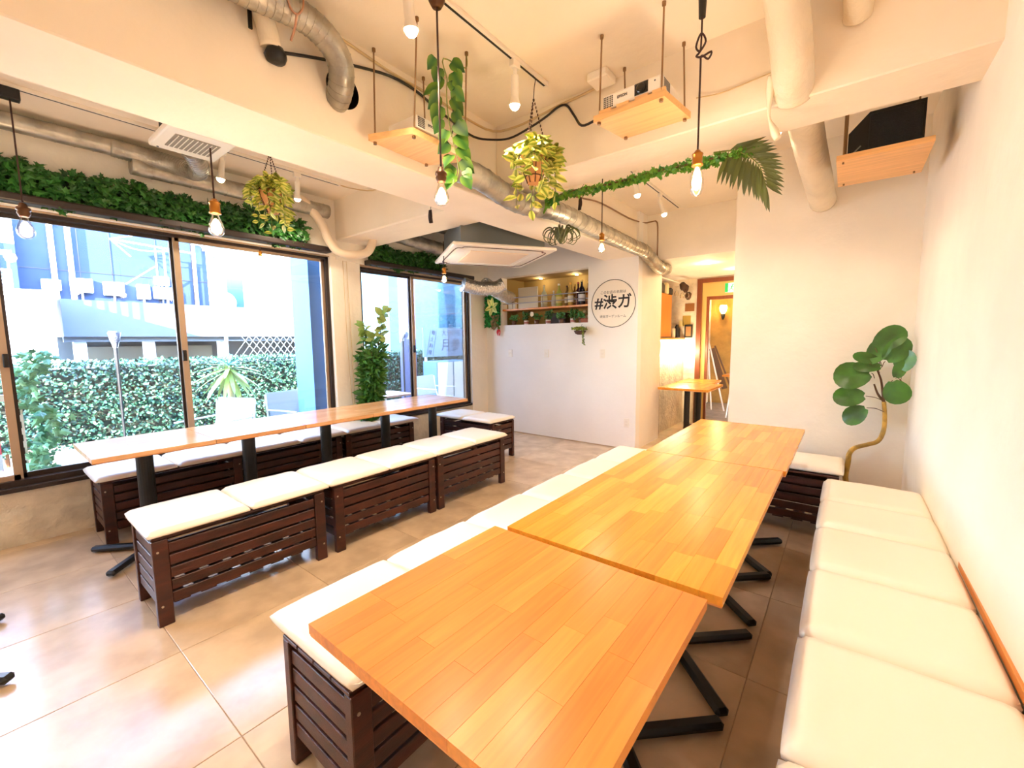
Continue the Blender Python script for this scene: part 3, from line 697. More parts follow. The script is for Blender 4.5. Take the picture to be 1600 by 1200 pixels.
def bunch(x, y, z, label, s=1):
    b = B(); rnd = random.Random(int(x*100))
    for k in range(14):
        a = rnd.uniform(0, 6.3); r = rnd.uniform(0, .014)*s
        b.tube([(x+r*math.cos(a), y+r*math.sin(a), z), (x+r*1.6*math.cos(a), y+r*1.6*math.sin(a), z-.05*s), (x+r*math.cos(a+1), y+r*math.sin(a+1), z-.1*s)], .005*s, 4, 3)
    b.tube([(x, y+.07, z+.13*s), (x, y+.02, z+.08*s), (x+.004, y, z+.02*s), (x, y, z-.02)], .002, 4, 2)
    T('dried_bundle', b, mat('dried dark seed pod', (50, 32, 26), .8), label, 'dried plant', 'small dark dried bundles')
bunch(-2.72, 2.43, 2.4, 'small dark dried bundle hanging before the left beam'); bunch(-1.88, 3.38, 2.56, 'small dark dried bundle hanging under the end of the ivy garland')

# ================================================================ PROJECTORS ON HANGING SHELVES
def proj_shelf(label, quad, z, ceil_pts, th=.03):
    c = [sum(q[i] for q in quad)/4 for i in (0, 1)]
    t = root('hanging_shelf', label, 'shelf', (c[0], c[1], z), 'pine shelves hung on rods')
    P('board', B().prism(quad, 'z', z, z+th), shelf_w, t)
    for (qx, qy), (tx, ty) in zip(quad, ceil_pts):
        px, py = qx+(c[0]-qx)*.12, qy+(c[1]-qy)*.12
        P('rod', B().cyl((px, py, z-.012), (tx, ty, 2.8), .0042, seg=8), steel, t)
        P('nut', B().cyl((px, py, z-.012), (px, py, z), .009, seg=6), steel, t)
        P('rod_anchor', B().cyl((tx, ty, 2.785), (tx, ty, 2.8), .009, seg=8), steel, t)
    return t
proj_shelf('left pine shelf hung on rods below the beam side, holding a projector', [(-1.9, 1.31), (-1.675, 1.40), (-1.68, 1.80), (-1.91, 1.69)], 2.325, [(-1.94, 1.39), (-1.61, 1.39), (-1.60, 1.70), (-1.93, 1.70)])
proj_shelf('right pine shelf hung on rods before the cross beam, holding a projector', [(-1.04, 2.0), (-.69, 1.985), (-.655, 2.26), (-.995, 2.26)], 2.405, [(-1.01, 2.02), (-.706, 2.0), (-.716, 2.32), (-1.026, 2.325)])
def projector(c, rz, label, tilt=0):
    t = root('projector', label, 'projector', (0, 0, 0), 'white projectors'); W, D, H = .30, .235, .082
    P('housing', B().box(-W/2, -D/2, .012, W/2, D/2, H, .012, 2), white_p, t)
    for sx in (-1, 1):
        for sy in (-1, 1): P('foot', B().cyl((sx*.11, sy*.08, 0), (sx*.11, sy*.08, .014), .011, seg=10), black_m, t)
    P('lens_recess', B().box(.015, -D/2-.002, .022, .085, -D/2+.004, .076, .004), black_m, t)
    P('lens', B().lathe([(.024, 0), (.022, .006), (.014, .009), (.003, .01)], (0, 0, 0), 20), mat('dark lens', (12, 12, 18), .08), t).matrix_local = Matrix.Translation((.05, -D/2-.002, .049)) @ Matrix.Rotation(PI/2, 4, 'X')
    for k in range(6):
        for j in range(6): P('vent_slot', B().box(-W/2+.008+.0085*k, -D/2-.001, .02+.0088*j, -W/2+.0135+.0085*k, -D/2+.003, .026+.0088*j), black_m, t)
    for k in range(7):
        for j in range(6): P('vent_slot', B().box(W/2-.003, -D/2+.02+.011*k, .02+.0088*j, W/2+.001, -D/2+.027+.011*k, .026+.0088*j), black_m, t)
    P('indicator', B().cyl((.115, -D/2-.001, .06), (.115, -D/2+.002, .06), .004, seg=8), black_m, t)
    text('EPSON', .017, Matrix.Translation((-.045, -D/2-.0012, .05)) @ Matrix.Rotation(PI/2, 4, 'X'), mat('grey lettering', (70, 66, 70), .5), 'lettering', t, .0004, .0004)
    t.location = c; t.rotation_euler = (tilt, 0, rz); ROOTLOC[t.name] = Vector(c); return t
pj2 = projector((-.85, 2.125, 2.438), -.03, 'white projector facing the camera on the right hanging shelf'); pj2.scale = (.98, .98, .98)
pj1 = projector((-1.79, 1.56, 2.357), PI/2+.05, 'white projector seen from its grilled side on the left hanging shelf'); pj1.scale = (.9, .9, .9)
t = root('wooden_cradle', 'light wooden cradle under the right projector', 'stand', (-.85, 2.05, 2.435))
for dx in (-.13, -.04, .05, .13): P('block', B().box(-.85+dx-.03, 1.998, 2.436, -.85+dx+.03, 2.01, 2.436+.012+.006*random.random()), shelf_w, t)
T('power_plug', B().tube([(-1.7, 1.69, 2.64), (-1.695, 1.69, 2.6), (-1.695, 1.69, 2.56)], .009, 8, 3).tube([(-1.695, 1.69, 2.56), (-1.69, 1.69, 2.47), (-1.72, 1.7, 2.44)], .004, 6, 3), black_c, 'black plug and lead dropping to the left projector', 'cable')
T('cable_coil', B().tube([(-1.85+.05*math.cos(a), 1.72+.05*math.sin(a), 2.44+.004*a) for a in [k*.6 for k in range(24)]], .006, 5, 2), black_c, 'small coil of black cable on top of the left projector', 'cable')
# speaker shelf
t = root('hanging_shelf', 'pine shelf at the top right holding the black speaker', 'shelf', (.09, 3.25, 2.29), 'pine shelves hung on rods')
P('board', B().box(-.1, 2.99, 2.29, .285, 3.5, 2.318, .002), shelf_w, t)
for x, y in ((-.07, 3.03), (-.07, 3.45), (.25, 3.45)): P('rod', B().cyl((x, y, 2.28), (x, y, 2.8), .005, seg=8), steel, t)
t = root('speaker', 'black stage speaker on the shelf at the top right', 'speaker', (.1, 3.25, 2.318))
P('cabinet', B().prism([(2.318, -.06), (2.318, .25), (2.5, .25), (2.5, .06), (2.40, -.06)][0:0] or [(-.055, 2.318), (.25, 2.318), (.25, 2.53), (.03, 2.53), (-.055, 2.44)], 'y', 3.06, 3.42), black_m, t)
P('handle', B().bar((-.03, 3.055, 2.335), (.0, 3.055, 2.365), .004, .006), mat('grey strip', (120, 116, 110), .5), t)
P('grille', B().box(.03, 3.052, 2.33, .24, 3.062, 2.515, .004), mat('black speaker grille', (14, 14, 16), .7, bump=.8, bscale=200), t)

# ================================================================ AIR CONDITIONERS
t = root('air_conditioner', 'small square ceiling cassette near the left windows', 'air conditioner', (-3.24, .98, 2.56))
P('housing', B().box(-3.4, .86, 2.6, -3.1, 1.14, 2.8), black_m, t)
P('panel', B().box(-3.45, .81, 2.56, -3.05, 1.16, 2.6, .012, 2), white_p, t)
P('grille', B().box(-3.36, .87, 2.556, -3.14, 1.10, 2.562, .002), mat('grey mesh grille', (150, 142, 128), .6, bump=.6, bscale=160), t)
for k in range(9): P('grille_bar', B().box(-3.355, .885+.024*k, 2.553, -3.145, .889+.024*k, 2.557), white_p, t)
P('status_light', B().cyl((-3.42, .85, 2.557), (-3.42, .85, 2.561), .006, seg=8), black_m, t)
t = root('air_conditioner', 'big square ceiling cassette in front of the bottle niche', 'air conditioner', (0, 0, 0))
s_ = .515
P('panel', B().box(-s_, -s_, 0, s_, s_, .032, .014, 2), white_p, t)
P('intake_grille', B().box(-.3, -.3, -.008, .3, .3, .004, .006), mat('peach grille', (236, 212, 184), .5), t)
for k in range(4):
    R_ = Matrix.Rotation(k*PI/2, 4, 'Z')
    b = B(); b.box(-.36, -.435, -.004, .36, -.35, .002, .002); b.bm.transform(R_); P('air_flap', b, white_p, t)
    b = B(); b.tube([(-.4, -.40, 0), (-.36, -.452, 0), (0, -.458, 0), (.36, -.452, 0), (.4, -.40, 0)], .006, 6, 4); b.bm.transform(R_); P('air_slot', b, mat('brown air slot', (84, 56, 44), .6), t)
P('corner_oval', B().tube([(-.44+.03*math.cos(a)+.02*math.sin(a), -.44+.03*math.sin(a)+.02*math.cos(a), -.001) for a in [k*PI/4 for k in range(8)]], .004, 5, 3, closed=True), black_m, t)
P('housing', B().box(-.42, -.42, .03, .42, .42, .3, .004), mat('grey steel casing', (120, 124, 124), .5, .3), t)
t.location = (-2.98, 3.49, 2.205); t.rotation_euler.z = math.radians(-33); ROOTLOC[t.name] = Vector(t.location)

# ================================================================ PLANTS INDOORS
LM = {k: leaf_mesh('oval', .068*k, lime_leaf, .74) for k in (.7, .9, 1.1)}; LB = {k: leaf_mesh('oval', .068*k, lime_b, .74) for k in (.7, .9, 1.1)}
def hanging_pot(c, r, label, hook_z, seed, n_st=15):
    """c = centre of rim"""
    rnd = random.Random(seed); x, y, z = c; k = r/.085
    t = root('hanging_plant', label, 'plant', (x, y, z-.1*k), 'hanging baskets of variegated leaves')
    P('basket', B().lathe([(.035*k, -.14*k), (.05*k, -.1*k), (.072*k, -.05*k), (.085*k, 0), (.08*k, 0), (.06*k, -.02*k)], c, 20), pot_m, t)
    wires = B()
    for zz, rr in ((0, .088), (-.105*k, .051)): wires.tube([(x+rr*k*math.cos(a), y+rr*k*math.sin(a), z+zz) for a in [q*PI/6 for q in range(12)]], .0028, 5, 2, closed=True)
    for q in range(8):
        a = q*PI/4; ca, sa = math.cos(a), math.sin(a)
        wires.tube([(x+.088*k*ca, y+.088*k*sa, z), (x+.075*k*ca, y+.075*k*sa, z-.05*k), (x+.053*k*ca, y+.053*k*sa, z-.1*k), (x+.037*k*ca, y+.037*k*sa, z-.142*k)], .0026, 5, 2)
    P('wire_frame', wires, wire_m, t)
    P('soil', B().cyl((x, y, z-.03*k), (x, y, z-.012*k), .075*k, seg=16), bark_d, t)
    for q in range(3):
        a = q*2.1+.5; b = B(); p0 = Vector((x+.083*k*math.cos(a), y+.083*k*math.sin(a), z)); p1 = Vector((x, y, hook_z-.12))
        n = 16
        for i in range(n):
            b.ball(p0.lerp(p1, (i+.5)/n), .0042, 1, (1, 1, 2.2))
        P('chain', b, wire_m, t)
    P('hook', B().tube([(x, y, hook_z-.12), (x+.004, y, hook_z-.07), (x+.012, y, hook_z-.03), (x, y, hook_z-.005)], .0022, 5, 4), wire_m, t)
    stems = B()
    for s in range(n_st):
        a = rnd.uniform(0, 2*PI); reach = rnd.uniform(.5, 1.15)*r*1.25; drop = rnd.choice([.02, .08, .14, .2, .24])*k*rnd.uniform(.8, 1.1)
        if s < 4: drop = -.03; reach *= .5
        up = rnd.uniform(.05, .1)*k
        pts = [Vector((x+.3*r*math.cos(a), y+.3*r*math.sin(a), z)), Vector((x+.6*reach*math.cos(a), y+.6*reach*math.sin(a), z+up)), Vector((x+reach*1.1*math.cos(a), y+reach*1.1*math.sin(a), z+up*.3)), Vector((x+reach*1.15*math.cos(a+.1), y+reach*1.15*math.sin(a+.1), z-drop))]
        stems.tube(pts, .0018, 4, 4)
        Q = smooth(pts, 6)
        for i, p in enumerate(Q[3:]):
            for side in (0, 1) if i % 2 == 0 else (0,):
                d = Vector((math.cos(a+rnd.uniform(-1.6, 1.6)), math.sin(a+rnd.uniform(-1.6, 1.6)), rnd.uniform(-.9, .2)))
                kk = rnd.choice(list(LM)); leafpart(t, (LM if rnd.random() < .55 else LB)[kk], orient(p+Vector((rnd.uniform(-.008, .008), rnd.uniform(-.008, .008), 0)), d, Vector((.35, -.8, .1))+rv(.75)))
    P('stems', stems, stem_m, t)
hanging_pot((-1.418, 2.03, 2.345), .082, 'hanging basket with pale variegated leaves in the centre, at the end of the long track', 2.775, 3, 22)
hanging_pot((-3.3, 1.46, 2.415), .088, 'hanging basket with lime leaves in front of the left ivy mat', 2.8, 9, 22)

# trailing vine with big heart leaves
t = root('trailing_vine', 'trailing vine of broad green heart shaped leaves hanging beside the left projector', 'plant', (-1.56, 1.56, 2.6))
vp = [(-1.56, 1.50, 2.66), (-1.56, 1.52, 2.58), (-1.555, 1.51, 2.5), (-1.56, 1.525, 2.4), (-1.555, 1.55, 2.3), (-1.56, 1.585, 2.2), (-1.56, 1.575, 2.14)]
P('stem', B().tube([(-1.6, 1.7, 2.8), (-1.6, 1.69, 2.72)]+vp, .003, 5, 4), stem_m, t)
HM = [leaf_mesh('heart', s, pothos, .9) for s in (.072, .084, .06)]
Q = smooth([Vector(p) for p in vp], 6); rr_ = random.Random(5)
for i, p in enumerate(Q):
    if i % 3 != 2:
        sd_ = 1 if i % 3 else -1
        side = Vector((sd_*.55, sd_*.5+.1, -.75)) + Vector((rr_.uniform(-.4, .4), rr_.uniform(-.4, .4), rr_.uniform(-.7, .3)))
        off = Vector((sd_*.6, sd_*.6, 0))*rr_.uniform(.005, .03)*(1 if i < 24 else .6)
        leafpart(t, rr_.choice(HM), orient(p+off+Vector((sd_*.012, sd_*.012, 0)), side, Vector((.75, -.75, -.25))+rv(.6)))

# tillandsia hanging from the duct
t = root('air_plant', 'curly olive air plant hanging from the duct, left of the round sign', 'plant', (-1.84, 3.0, 2.2))
b = B(); rr_ = random.Random(2)
for k in range(20):
    a = k*2.4+rr_.uniform(-.2, .2); ca, sa = math.cos(a), math.sin(a); q = rr_.uniform(.7, 1.2); w_ = rr_.uniform(-.5, .9)
    b.tube([(-1.84, 3.0, 2.11), (-1.84+.03*ca, 3.0+.03*sa, 2.15), (-1.84+.07*q*ca, 3.0+.07*q*sa, 2.2+.03*rr_.random()), (-1.84+.115*q*ca, 3.0+.115*q*sa, 2.205), (-1.84+.14*q*math.cos(a+.25*w_), 3.0+.14*q*math.sin(a+.25*w_), 2.155), (-1.84+.115*q*math.cos(a+.6*w_), 3.0+.115*q*math.sin(a+.6*w_), 2.11+.02*rr_.random()), (-1.84+.08*q*math.cos(a+.9*w_), 3.0+.08*q*math.sin(a+.9*w_), 2.125)], lambda s: .0085*(1-s*.8), 6, 4)
P('leaves', b, mat('olive curly leaf', (96, 100, 46), .5, var=.3), t)
P('core', B().lathe([(.003, .09), (.016, .04), (.024, 0), (.01, -.03)], (-1.84, 3.0, 2.14), 10), mat('olive core', (84, 84, 38), .6), t)
P('hook', B().tube([(-1.84, 3.0, 2.22), (-1.845, 3.0, 2.26), (-1.85, 3.0, 2.285)], .002, 5, 2), wire_m, t)

# ivy mats over the windows
def ivy_mat(y0, y1, z0, z1, n, label, s=.05, x=-4.25):
    t = root('ivy_mat', label, 'artificial ivy', (x, (y0+y1)/2, z0), 'artificial ivy over the windows')
    P('backing_mesh', B().box(x-.012, y0+.03, z0+.03, x-.004, y1-.03, z1-.03), mat('dark green netting', (12, 34, 18), .8), t)
    it = []
    for i in range(n):
        u = random.random(); zt = random.random()
        y = y0+(y1-y0)*u; zz = z0+(z1-z0)*zt+.02*math.sin(y*9)+.012*math.sin(y*23)
        it.append((orient((x+.02+.07*random.random()*(1-abs(zt-.5)), y, zz), Vector((.35, random.uniform(-.8, .8), random.uniform(-1, .45))), Vector((1, random.uniform(-.6, .6), random.uniform(-.1, .9)))), s*random.uniform(.7, 1.25)))
    stuffpart(t, scatter('ivy', it), ivy_m)
ivy_mat(-1.0, 2.16, 2.27, 2.52, 2600, 'long dark green ivy mat above the large left window')
ivy_mat(2.84, 3.98, 2.2, 2.42, 1000, 'shorter ivy mat above the far window behind the pillar')
# ivy garland along the cross beam
t = root('ivy_garland', 'ivy garland along the cross beam, from the duct to the palm leaf', 'artificial ivy', (-1.1, 2.72, 2.36))
gp = [(-1.86, 2.73, 2.35), (-1.6, 2.73, 2.385), (-1.3, 2.735, 2.37), (-1.0, 2.73, 2.375), (-.7, 2.735, 2.37), (-.45, 2.74, 2.37)]
P('vine', B().tube(gp, .006, 6, 6), bark_d, t); it = []; Q = smooth([Vector(p) for p in gp], 20)
for i in range(900):
    p = random.choice(Q)+rv(.022)+Vector((0, .01, -.004))
    if p.z > 2.39: p.z = 2.385
    it.append((orient(p, Vector((random.uniform(-.8, .8), -.2, random.uniform(-1, .3))), Vector((.1, -1, .1))+rv(.8)), random.uniform(.018, .036)))
for p, s in (((-1.8, 2.72, 2.36), .1), ((-1.72, 2.72, 2.36), .09), ((-1.52, 2.72, 2.37), .06), ((-1.25, 2.72, 2.36), .055), ((-1.05, 2.72, 2.36), .06)): it.append((orient(p, (random.uniform(-.3, .3), -.1, -1), (.2, -1, .2)), s))
stuffpart(t, scatter('ivy', it), mat('garland ivy leaf', (40, 112, 30), .4, rgb2=(110, 160, 40), island=True))
# palm frond
t = root('palm_frond', 'single drooping palm leaf under the right part of the cross beam', 'artificial palm leaf', (-.42, 2.74, 2.3))
rp = [Vector(p) for p in ((-.66, 2.735, 2.4), (-.56, 2.735, 2.385), (-.48, 2.73, 2.335), (-.42, 2.72, 2.26), (-.395, 2.71, 2.17))]
P('midrib', B().tube(rp, lambda s: .005*(1-s*.7), 6, 4), stem_m, t)
pm_ = {}
Q = smooth(rp, 5); n = len(Q)-1
for i in range(4, n+1):
    p = Q[i]; tt_ = (i-4)/(n-4)
    for sd_ in (-1, 1):
        d = Vector((-.32+.5*tt_, .1*sd_, -1)) if sd_ < 0 else Vector((1, -.15, .25-1.2*tt_))
        L = round(.2*(1-.3*abs(tt_-.4)) if sd_ < 0 else .17*(1-.3*tt_), 2)
        if L not in pm_: pm_[L] = leaf_mesh('lance', L, palm_m, .62)
        leafpart(t, pm_[L], orient(p, d+rv(.05), Vector((.1*sd_, -1, -.1))), 'leaflet')

# rubber plant in the far right corner
t = root('rubber_plant', 'rubber plant with big round leaves and bent tan trunk in the right corner', 'plant', (.05, 3.93, 0))
P('pot', B().lathe([(.08, 0), (.1, .02), (.12, .2), (.13, .24), (.12, .24), (.11, .2)], (.16, 3.9, 0), 20), mat('terracotta pot', (170, 100, 64), .7), t)
YT = 3.88
tr = [(.12, YT, .2), (.05, YT, .30), (.055, YT, .44), (.06, YT, .51), (.09, YT, .555), (.15, YT, .585), (.21, YT, .62), (.235, YT, .70), (.235, YT, .80), (.225, YT, .90)]
P('trunk', B().tube(tr, lambda s: .0185-.006*s, 10, 5), bark, t)
br = [[(.225, YT, .89), (.215, YT, .96), (.2, YT, 1.05), (.175, YT-.01, 1.12)], [(.225, YT, .9), (.19, YT-.01, .95), (.165, YT-.02, 1.02)], [(.225, YT, .95), (.26, YT-.02, 1.02), (.305, YT-.02, 1.05)]]
for q in br: P('branch', B().tube(q, lambda s: .009-.004*s, 8, 4), bark_d, t)
LV = [((.055, 1.075), (-1, -.22), .22, .95, (.165, 1.06)), ((.045, .925), (-1, -.12), .19, .8, (.23, .90)), ((.085, .80), (-.75, -.75), .17, .85, (.23, .83)),
      ((.225, 1.33), (.8, .75), .2, .8, (.2, 1.14)), ((.175, 1.245), (.5, 1), .2, .65, (.19, 1.1)), ((.265, 1.25), (.6, .9), .19, .8, (.2, 1.14)), ((.12, 1.2), (-1, .25), .15, .55, (.19, 1.12)), ((.13, 1.14), (-1, .0), .16, .55, (.18, 1.1)),
      ((.315, 1.18), (.1, 1), .15, .85, (.3, 1.05)), ((.29, 1.12), (.2, .8), .12, .7, (.3, 1.05)), ((.285, .98), (.3, -.95), .17, .95, (.24, .98))]
for (cx, cz), (dx, dz), L, wm, att in LV:
    d = Vector((dx, 0, dz)).normalized(); base = Vector((cx-.005, 3.84, cz))-d*L*.45
    V, F = [], []
    b = bmesh.new(); N = 18; ctr = b.verts.new((0, .48*L, -.02*L)); ring = []
    mid = []
    for k in range(N):
        a = 2*PI*k/N; yy = .48-.5*math.cos(a); xx = .46*wm*math.sin(a)*(1-.12*math.cos(a)); 
        if k == 0: yy = .06
        wv = .035*math.sin(3*a+cx*40)
        ring.append(b.verts.new((xx*L, yy*L, (abs(xx)*.22+wv-.12*max(0, yy-.6))*L))); mid.append(b.verts.new((xx*.5*L, (.48+(yy-.48)*.5)*L, (abs(xx)*.14+wv*.3-.02)*L)))
    for k in range(N):
        b.faces.new((ring[k], ring[(k+1) % N], mid[(k+1) % N], mid[k])).smooth = True; b.faces.new((mid[k], mid[(k+1) % N], ctr)).smooth = True
    me = bpy.data.meshes.new('leaf'); b.to_mesh(me); b.free(); me.materials.append(rubber)
    leafpart(t, me, orient(base, d, Vector((random.uniform(-.3, .3), -1, random.uniform(.1, .5)))))
    P('petiole', B().tube([(att[0], 3.87, att[1]), ((att[0]+base.x)/2, 3.85, (att[1]+base.z)/2+.01), tuple(base)], .0025, 5, 3), bark_d, t)

# tall leafy plant between the windows
t = root('leafy_plant', 'tall bushy green plant standing at the pillar before the far window', 'plant', (-4.14, 2.75, .5))
b = B(); it = []; backlit_it = []; rr_ = random.Random(8)
for k in range(9):
    a = rr_.uniform(-1, 1); top = Vector((-4.16+rr_.uniform(-.04, .1), 2.78+.13*a, rr_.uniform(.95, 1.3) if k > 2 else (1.68, 1.5, 1.38)[k]))
    if k == 0: top.y = 2.9
    base = Vector((-4.16+rr_.uniform(-.05, .05), 2.72+.06*a, .46)); midp = base.lerp(top, .5)+Vector((0, rr_.uniform(-.05, .05), 0))
    b.tube([base, midp, top], .004, 5, 5); Q = smooth([base, midp, top], 14)
    for i, p in enumerate(Q):
        for q in range(7 if p.z < 1.25 else 4):
            d = Vector((rr_.uniform(-.6, 1), rr_.uniform(-1, 1), rr_.uniform(-.5, .8)))
            (it if p.z < 1.36 else backlit_it).append((orient(p+rv(.012), d, Vector((.6, -.7, .3))+rv(.6)), rr_.uniform(.08, .15)))
P('stems', b, bark_d, t); stuffpart(t, scatter('lance', it), bush_m); stuffpart(t, scatter('oval', [(m_, l_*.75) for m_, l_ in backlit_it]), mat('pale backlit leaf', (170, 190, 110), .5, rgb2=(120, 156, 80), island=True), 'backlit_leaves')  # upper leaves made paler, backlight from the window put into their colour
T('plant_pot', B().lathe([(.06, 0), (.07, .01), (.085, .12), (.08, .12), (.07, .1)], (-4.17, 2.76, .482), 16), mat('dark pot', (60, 44, 36), .6), 'small dark pot at the foot of the bushy plant by the pillar', 'pot')
# variegated ivy at the left edge
t = root('variegated_ivy', 'cream edged ivy sprig hanging at the extreme left edge of the photo', 'plant', (-3.3, .02, 2.4))
P('stem', B().tube([(-3.35, -.03, 2.8), (-3.33, -.01, 2.5), (-3.3, .0, 2.3), (-3.3, .0, 2.1)], .003, 5, 4), stem_m, t)
vm = varieg_mat('cream edged ivy leaf', (84, 112, 60), (236, 228, 196), .024); vme = leaf_mesh('ivy', .085, vm)
for k in range(16): leafpart(t, vme, orient((-3.3+random.uniform(-.03, .03), .015+random.uniform(-.05, .02), 2.12+.033*k), Vector((.5, random.uniform(-1, 1), -.6)), Vector((.8, -.8, .5))+rv(.3)))

# ================================================================ FAR WALL: sign, niche, panel, switches
t = root('wall_sign', 'round white wall sign with black brush lettering', 'sign', (-2.262, BY, 1.49))
sc_ = (-2.262, 1.775); SR = .284
P('sign_disc', B().cyl((sc_[0], BY-.003, sc_[1]), (sc_[0], BY, sc_[1]), SR, seg=64), mat('sign paper', (250, 240, 224), .6), t)
P('ring', B().tube([(sc_[0]+SR*math.cos(a), BY-.004, sc_[1]+SR*math.sin(a)) for a in [k*2*PI/72 for k in range(72)]], .0038, 6, 1, closed=True), black_m, t)
Mx = lambda x, z: Matrix.Translation((x, BY-.0045, z)) @ Matrix.Rotation(PI/2, 4, 'X')
ink = mat('black ink', (24, 12, 14), .6); ink2 = mat('brown grey ink', (96, 80, 70), .6)
text('この店の名前は'.replace('この', 'このお'), .042, Mx(sc_[0], sc_[1]+.135), ink2, 'small_lettering', t, .0005)
text('#渋ガ', .185, Mx(sc_[0], sc_[1]+.01), ink, 'large_lettering', t, .0005, .0035)
text('渋谷ガーデンルーム', .038, Mx(sc_[0], sc_[1]-.155), ink2, 'small_lettering', t, .0005)
def switch(x, z, label, w_=.07, h_=.11, n=1, cat='switch'):
    t = root('wall_'+('outlet' if cat == 'outlet' else 'switch'), label, cat, (x, BY, z-h_/2))
    P('plate', B().box(x-w_/2, BY-.009, z-h_/2, x+w_/2, BY, z+h_/2, .003), white_p, t)
    for k in range(n):
        zz = z+(k-(n-1)/2)*.036; P('rocker' if cat == 'switch' else 'socket', B().box(x-.018, BY-.012, zz-.014, x+.018, BY-.008, zz+.014, .002), white_m, t)
switch(-2.395, 1.165, 'white switch plate below the round sign', n=3)
switch(-3.225, 1.16, 'white switch plate in the middle of the far wall', n=1)
switch(-3.85, 1.155, 'white switch plate near the green foliage panel', n=1)
switch(-2.063, .33, 'white power outlet low on the far wall corner', n=2, cat='outlet')
# green panel
t = root('foliage_panel', 'square panel of bright green foliage left of the bottle niche', 'artificial foliage', (-4.2, BY-.03, 1.55))
P('backing', B().box(-4.29, BY-.02, 1.56, -4.03, BY, 1.98), mat('panel backing green', (20, 80, 36), .8), t); it = []
for i in range(1500):
    it.append((orient((random.uniform(-4.27, -4.02), BY-.02-.04*random.random(), random.uniform(1.55, 1.99)), Vector((random.uniform(-1, 1), -.6, random.uniform(-1, 1))), Vector((0, -1, .3))+rv(.8)), random.uniform(.025, .05)))
stuffpart(t, scatter('lance' if 0 else 'oval', it), grass_m)
ll = leaf_mesh('oval', .15, lime_b, .7)
for a in (80, 120, 200, 260, 320, 20): leafpart(t, ll, orient((-4.12, BY-.07, 1.83), (math.cos(math.radians(a)), -.3, math.sin(math.radians(a))), (0, -1, .3)), 'lime_leaf')
it = [(orient((-4.07+random.uniform(-.05, .05), BY-.06-random.random()*.03, random.uniform(1.52, 1.72)), Vector((random.uniform(-1, 1), -.5, -.6)), Vector((0, -1, .5))+rv(.5)), .05) for i in range(60)]
stuffpart(t, scatter('oval', it), mat('olive brown foliage', (110, 110, 50), .6, rgb2=(150, 96, 66), island=True), 'brown_foliage')
t = root('red_ornament', 'small red ornament hanging below the green foliage panel', 'ornament', (-4.02, BY-.05, 1.36))
b = B()
for k in range(5): b.tube([(-4.03+.02*math.cos(k*1.3), BY-.05, 1.5), (-4.03+.028*math.cos(k*1.3), BY-.05+.02*math.sin(k*1.3), 1.46), (-4.03+.02*math.cos(k*1.3), BY-.05, 1.41)], lambda s: .009*(1-.7*s), 6, 3)
P('pods', b, mat('red ornament paint', (214, 40, 56), .4), t)
P('leaf_tuft', B().ball((-4.03, BY-.045, 1.52), .022, 1), mat('olive tuft', (110, 112, 40), .7), t)
# small moss basket under the niche
t = root('moss_basket', 'small dark wall basket of trailing green succulents under the niche', 'plant', (-2.66, BY-.06, 1.4))
P('basket', B().lathe([(.03, -.05), (.06, -.035), (.078, 0), (.07, 0)], (-2.665, BY-.085, 1.455), 14), mat('dark woven basket', (74, 44, 30), .8, bump=.6, bscale=60), t); it = []
for i in range(160): it.append((orient((-2.665+random.uniform(-.075, .075), BY-.085+random.uniform(-.06, .06), 1.46+.03*random.random()), rv(1)+Vector((0, 0, .6)), rv(1)+Vector((0, -1, 0))), .028))
for i in range(90):
    s_ = random.random(); it.append((orient((-2.605+.02*s_+random.uniform(-.008, .008), BY-.13, 1.47-.19*s_), rv(1), (0, -1, 0)), .018))
stuffpart(t, scatter('oval', it), mat('succulent green', (150, 160, 50), .5, rgb2=(64, 84, 34), island=True))
P('hanger', B().tube([(-2.665, BY-.085, 1.47), (-2.665, BY-.03, 1.54)], .002, 4, 1), wire_m, t)
# niche: pine shelf, rails, bottles, card, plants
NS = 1.79
t = root('bar_shelf', 'pine shelf across the bottle niche with two steel rails', 'shelf', (-3.3, 5.0, 1.76))
P('board', B().box(NX0, BY+.01, NS-.025, NX1, 5.28, NS, .002), cab_w, t)
for z in (NS+.075, NS+.155): P('rail', B().cyl((NX0, BY+.02, z), (NX1, BY+.02, z), .006, seg=8), mat('steel rail', (190, 190, 200), .3, .9), t)
for x in (-3.82, -3.3, -2.78): P('rail_post', B().cyl((x, BY+.02, NS), (x, BY+.02, NS+.16), .004, seg=8), steel, t)
t = root('niche_fill_lamp', 'added pair of small round fill lamps in the top of the bottle niche', 'lamp', (-3.3, 5.0, 2.22)); P('lamp_face', B().cyl((-3.0, BY+.42, 2.232), (-3.0, BY+.42, 2.24), .02, seg=14).cyl((-3.6, BY+.42, 2.232), (-3.6, BY+.42, 2.24), .02, seg=14), spot_glow, t)  # lamps added to brighten the dark niche
for x in (-3.6, -3.0): point((x, BY+.38, 2.2), 1.6, (1, .8, .5), parent=t)
T('white_card', B().box(-3.74, BY+.05, NS+.001, -3.4, BY+.06, NS+.29, .002), mat('beige card', (222, 212, 186), .7), 'blank cream card leaning on the niche shelf', 'card')
T('white_card', B().box(-3.93, BY+.06, NS+.001, -3.80, BY+.1, NS+.1, .002), mat('beige card', (0, 0, 0)), 'small cream box at the left end of the niche shelf', 'box')
